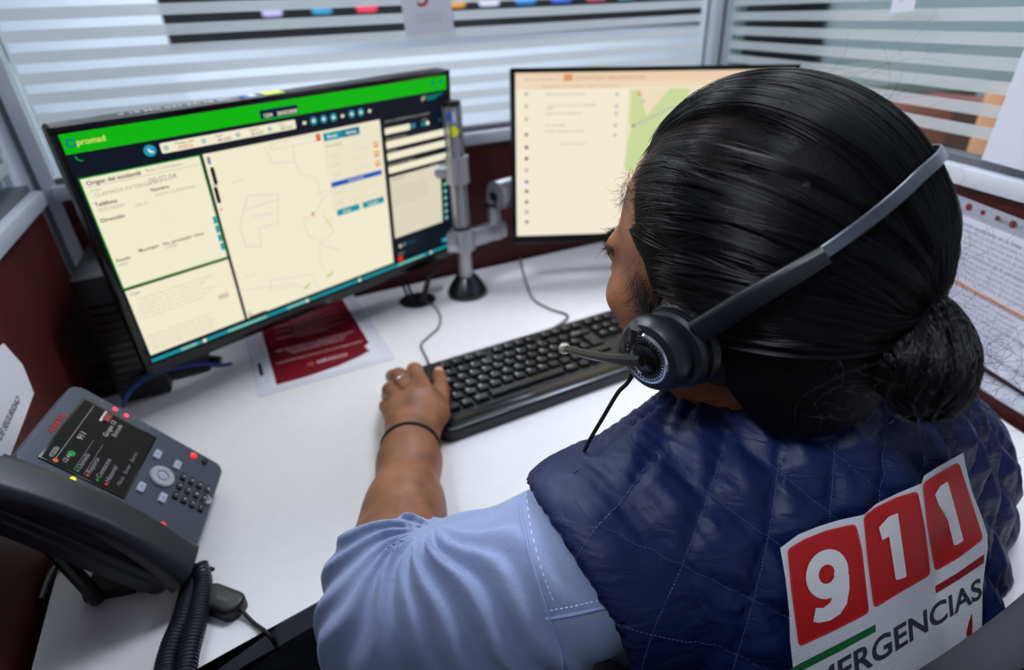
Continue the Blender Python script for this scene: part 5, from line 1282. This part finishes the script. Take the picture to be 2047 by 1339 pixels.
wav = HRNG.normal(0, .010, (NC, 1, 3))*np.sin(t*6+HRNG.uniform(0, 6, (NC, 1)))[:, :, None]; pm2 = pm2+wav[rep]
off = lay[rep][:, None]*(.35+.65*np.clip(t/.15, 0, 1))[None, :]+HRNG.normal(0, .0006, (NC*PER, 1))+.002*np.clip((t-.45)/.3, 0, 1)[None, :]
H3 = radial(pm2, off)
# settle onto the tie at the end
e_ = np.clip((t-.80)/.20, 0, 1)**1.5; jit = HRNG.normal(0, .0055, (NC*PER, 1, 3)); H3 = H3*(1-e_[None, :, None])+(TIE_H+jit)*e_[None, :, None]
gg = hairline(H3[:, 0]); ok = gg > -.006
Wd = HC+H3@MH_
hair_curves('hair_strands', Wd[ok], HRNG.uniform(.00010, .00019, NC*PER)[ok], hair)
TH_ = HRNG.normal(0, 1, (260, 3))*np.array([.022, .020, .006])+np.array([.030, .044, .080]); TH_ = radial(TH_, .0005)
th_p = slerp_paths(TH_, np.tile(tdir_, (260, 1)), 16, np.full(260, .02)+HRNG.normal(0, .05, 260), np.tile(np.array([0., 0, 1]), (260, 1)))[:, :9]
hair_curves('thin_strands', HC+radial(th_p, np.linspace(.0012, .0055, 9)[None, :]+np.zeros((260, 1)))@MH_, np.full(260, .00010), hair)
# combed ridges sweeping from the hairline, loose wisps, sideburn, bun
def loose(n, rootf, dirf, ln, curl, rad, name, parent, K=14, seed=3):
    R = np.random.default_rng(seed); out = np.zeros((n, K, 3))
    for i in range(n):
        p = rootf(R); d = nz(dirf(R, p)); c = R.normal(0, 1, 3); L_ = ln*R.uniform(.5, 1.25); dd = d.copy()
        for k in range(K): out[i, k] = p; dd = nz(dd+np.cross(dd, c)*curl/K+R.normal(0, .03, 3)); p = p+dd*L_/K
    hair_curves(name, out, np.full(n, rad), parent)
def surf(R, f, l, u, off=.004, s_=.006): q = np.array([[f, l, u]])+R.normal(0, s_, (1, 3)); return HC+(radial(q, off)@MH_)[0]
loose(600, lambda R: surf(R, .022+R.uniform(0, .014), .075, -.004-R.uniform(0, .045)), lambda R, p: -Uh*1.0+Fh*.35+Lh*.15+R.normal(0, .25, 3), .022, .6, .00010, 'sideburn', hair, 8, 5)
loose(80, lambda R: surf(R, .058, .058, .052, .004, .007), lambda R, p: Fh*.2+Uh*.1+Lh*.3-Uh*.9+R.normal(0, .3, 3), .015, 1.6, .00009, 'fringe_wisps', hair, 12, 8)
loose(26, lambda R: surf(R, -.06+R.uniform(-.03, .04), R.normal(0, .03), .085, .010), lambda R, p: -Fh*.9+Uh*.35+R.normal(0, .22, 3), .050, 1.0, .00006, 'flyaway_hair', hair, 14, 12)
loose(80, lambda R: surf(R, -.105, -.04+R.normal(0, .02), -.01+R.normal(0, .035), .010), lambda R, p: -Fh*.5-Uh*.8-Lh*.4+R.normal(0, .35, 3), .060, 2.6, .00006, 'flyaway_hair', hair, 14, 13)
loose(500, lambda R: surf(R, -.015-R.uniform(0, .05), R.uniform(-.06, .062), -.118, .004, .008), lambda R, p: -Uh*1.0-Fh*.35+R.normal(0, .12, 3), .034, .5, .00013, 'nape_hair', hair, 8, 17)
# tie and looped bun
tb_ = MB(); td = nz(-Fh*.55-Uh*.75-Lh*.25); x_ = nz(np.cross(td, Lh)); y_ = np.cross(td, x_)
for k in range(6):
    c_ = TIE+td*(-.010+.0048*k); R_ = .0135+.002*math.sin(k*2.1)
    tb_.tube([tuple(c_+(x_*math.cos(a)+y_*math.sin(a))*R_*(1+.05*math.sin(5*a+k))+td*.0012*math.sin(3*a+k)-pofs) for a in np.linspace(0, 2*math.pi, 29)[:-1]], .0031, mat('black_elastic_tie', (20, 20, 23), .8, bump=(1500, .8)), 8, closed=True)
tb_.build('hair_tie', hair)
_dt = -(RC.T@(TIE-CAM))[2]; BUN = np.array(at(1838, 732, _dt-.004)); td = nz(BUN-TIE)
bz = nz(td); bx_ = nz(Lh-bz*(Lh@bz)); by_ = np.cross(bz, bx_)
def bun_sdf(P):
    q = (P-BUN.astype(np.float32))@np.stack([bx_, by_, bz]).astype(np.float32).T
    return smin(ell(q, (0, 0, 0), (.026, .024, .023)), cone(P, TIE, BUN, .012, .018), .02)
bu_v, bu_q = nets(bun_sdf, BUN-.09, BUN+.09, .004); bun = pmesh('bun', bu_v, bu_q, [HAIRM], None, hair)
n_, K2 = 5200, 18; R = np.random.default_rng(21); out = np.zeros((n_, K2, 3)); cl = R.integers(0, 90, n_); A0 = R.uniform(0, 2*math.pi, 90); S1 = R.uniform(.72, 1.05, 90); TW = R.normal(0, .5, 90)
for k in range(K2):
    t_ = k/(K2-1); phi = t_*math.pi*1.15; a = A0[cl]+TW[cl]*t_*2+R.normal(0, 1, n_)*0+(np.arange(n_) % 7-3)*.02
    rr = (.008+.019*np.clip(np.sin(phi*.87), 0, 1)**.8)*S1[cl]+(np.arange(n_) % 11)*.00035; zz = -.036+.062*t_**1.1+.006*np.sin(t_*5+A0[cl])
    out[:, k] = BUN+np.outer(rr*np.cos(a)*1.10, bx_)+np.outer(rr*np.sin(a)*.92, by_)+np.outer(zz*1.0, bz)+R.normal(0, .0004, (n_, 3))
hair_curves('bun_strands', out, R.uniform(.0001, .00018, n_), hair)
loose(260, lambda R: BUN+bx_*R.normal(0, .030)+by_*R.normal(0, .024)+bz*R.uniform(-.01, .03), lambda R, p: (p-BUN)+nz(p-BUN)*.05+R.normal(0, .04, 3), .055, 3.2, .00008, 'bun_wisps', hair, 16, 31)
loose(46, lambda R: BUN-bx_*.03+R.normal(0, .012, 3), lambda R, p: -Lh*.8+Uh*.5+R.normal(0, .5, 3), .085, 3.0, .00006, 'bun_wisps', hair, 16, 33)

# ================================================================ headset
EAR = Hd(-.006, .078, -.039)
ax_ = nz(Lh*1.0+Fh*.10-Uh*.05)
Mh = frameM(EAR, Fh, z=ax_)
hs_ = empty('headset', frameM(EAR, Fh, z=ax_), 'black single-ear phone headset with boom microphone worn over the hair', 'headset')
RUB = mat('black_leatherette', (15, 16, 18), .35, bump=(350, .5)); HSG = mat('headset_satin', (24, 27, 32), .38); THINB = mat('band_steel', (112, 116, 124), .30, metal=.85)
MB().lathe([(.012, .002), (.020, -.001), (.026, .002), (.0285, .007), (.027, .012), (.020, .0135), (0, .0135)], RUB, None, 48).build('ear_cushion', hs_)
c_ = MB(); c_.lathe([(.0, .013), (.0255, .013), (.0262, .0145), (.0262, .0175), (.024, .0195), (.018, .020)], HSG, None, 48); c_.build('speaker_housing', hs_)
m2 = Matrix.Translation((.006, 0, .0)) @ Matrix.Identity(4)
c_ = MB(); c_.lathe([(.018, .018), (.0235, .0195), (.0255, .023), (.0250, .029), (.022, .0335), (.018, .035), (0, .035)], HSG, m2, 48); c_.build('boom_hub', hs_)
c_ = MB(); c_.lathe([(.0145, .0347), (.0152, .0362), (.0166, .0362), (.0176, .0345)], CHROME, m2, 48)
for k in range(36):
    a = 2*math.pi*k/36; c_.box((.006+.0138*math.cos(a), .0138*math.sin(a), .0353), (.0010, .0010, .0012), CHROME)
c_.build('hub_ring', hs_)
c_ = MB(); c_.lathe([(0, .0390), (.008, .0390), (.0105, .0375), (.0110, .0345)], BLACKG, m2, 32)
inv = Mh.inverted()
hub_p = Vector((.006, 0, .0375))
tip = inv @ at(1133, 697, .455)
hubw = Mh @ hub_p
bpts = [tuple(hub_p), tuple(hub_p.lerp(tip, .3)+Vector((0, 0, .004))), tuple(hub_p.lerp(tip, .7)+Vector((0, 0, .003))), tuple(tip)]
bp_ = smoothpts(bpts, 8); rr = list(np.linspace(.0042, .0028, len(bp_))); c_.tube(bp_, rr, BLACK, 10); c_.build('microphone_boom', hs_)
tv__ = (tip-hub_p).normalized()
MB().tube([tuple(tip-tv__*.001), tuple(tip+tv__*.003), tuple(tip+tv__*.006), tuple(tip+tv__*.008)], [.003, .0046, .0044, .002], mat('microphone_tip', (170, 168, 158), .2, metal=.5), 14).build('microphone_tip', hs_)
# chrome pivot, slider and band following the back of the head
def over(px, py, lift=.012):
    """point of the hair surface seen at a pixel, lifted off"""
    h, n = hit(hbvh, px, py); return Vector(h+n*lift) if h is not None else None
hbvh = BVHTree.FromPolygons([tuple(p) for p in hmv], [tuple(int(i) for i in f) for f in hmq])
pv = at(1378, 672, (Mh @ Vector((0, 0, .02))-Vector(CAM)).dot(Vector(-RC[:, 2]))-.012)
def flatband(mb, pts, wid, th, m, nrmfn=None, w1=None):
    pts = [Vector(p) for p in pts]; N = len(pts); V = []; F = []
    for i, p in enumerate(pts):
        a, b = pts[max(0, i-1)], pts[min(N-1, i+1)]; t = (b-a).normalized(); n = (p-Vector(inv @ Vector(HC))).normalized(); n = (n-t*n.dot(t)).normalized(); s_ = t.cross(n)
        w = wid if w1 is None else wid+(w1-wid)*i/(N-1)
        for u, v in rrect(w, th, th*.45, 3): V.append(p+s_*u+n*v)
    m_ = 16
    for i in range(N-1):
        for k in range(m_): F.append([i*m_+k, i*m_+(k+1) % m_, (i+1)*m_+(k+1) % m_, (i+1)*m_+k])
    F.append(list(range(m_))[::-1]); F.append([(N-1)*m_+k for k in range(m_)]); mb.add(V, F, m, None, True); return mb
seq = [(1420, 640), (1500, 590), (1570, 548), (1640, 505)]
sp = [inv @ over(*p, .013) for p in seq]
c_ = flatband(MB(), smoothpts([tuple(p) for p in sp], 8), .0155, .0075, HSG, None, .0100); c_.build('slider_arm', hs_)
def gc(a, b, ts, off):
    a_ = a/np.linalg.norm(a); b_ = b/np.linalg.norm(b); om = math.acos(a_@b_)
    return [inv @ Vector(HC+(radial(((math.sin((1-t)*om)*a_+math.sin(t*om)*b_)/math.sin(om))[None], off)@MH_)[0]) for t in ts]
hA = toH(np.array([Mh @ sp[-1]]))[0]; hB = toH(np.array([over(1822, 352, .010)]))[0]; far_t = np.array([-.010, -.088, .020])
band_ = gc(hA, hB, np.linspace(-.06, .92, 9), .0150)+gc(hB, far_t, (.1, .25, .4, .55, .7, .85, 1.0), .0150); back = band_
flatband(MB(), smoothpts([tuple(p) for p in band_], 6), .0072, .0016, THINB).build('headband', hs_)
flatband(MB(), [tuple(back[-2]), tuple(back[-1]), tuple(inv @ Vector(Hd(-.008, -.092, .004)))], .016, .008, RUB).build('temple_pad', hs_)
c_ = MB(); w0 = over(1424, 642, .014); d0 = -(RC.T@(np.array(w0)-CAM))[2]; pA = inv @ at(1362, 690, d0+.004); pB_ = inv @ at(1420, 652, d0-.004); c_.tube([tuple(pA), tuple(pA.lerp(pB_, .6)), tuple(pB_)], [.0052, .0068, .0086], CHROME, 6)
cw = [Mh @ Vector((.012, -.021, .034)), at(1262, 750, .39), at(1235, 785, .40), at(1205, 835, .41), at(1172, 893, .425), at(1150, 950, .445), at(1165, 1010, .47)]
c_ = MB(); q = smoothpts([tuple(inv @ Vector(p)) for p in cw], 10); rr = [.0034*(1-min(1, i/12))+.0015 for i in range(len(q))]; c_.tube(q, rr, CABLEK, 8); c_.build('cord', hs_)
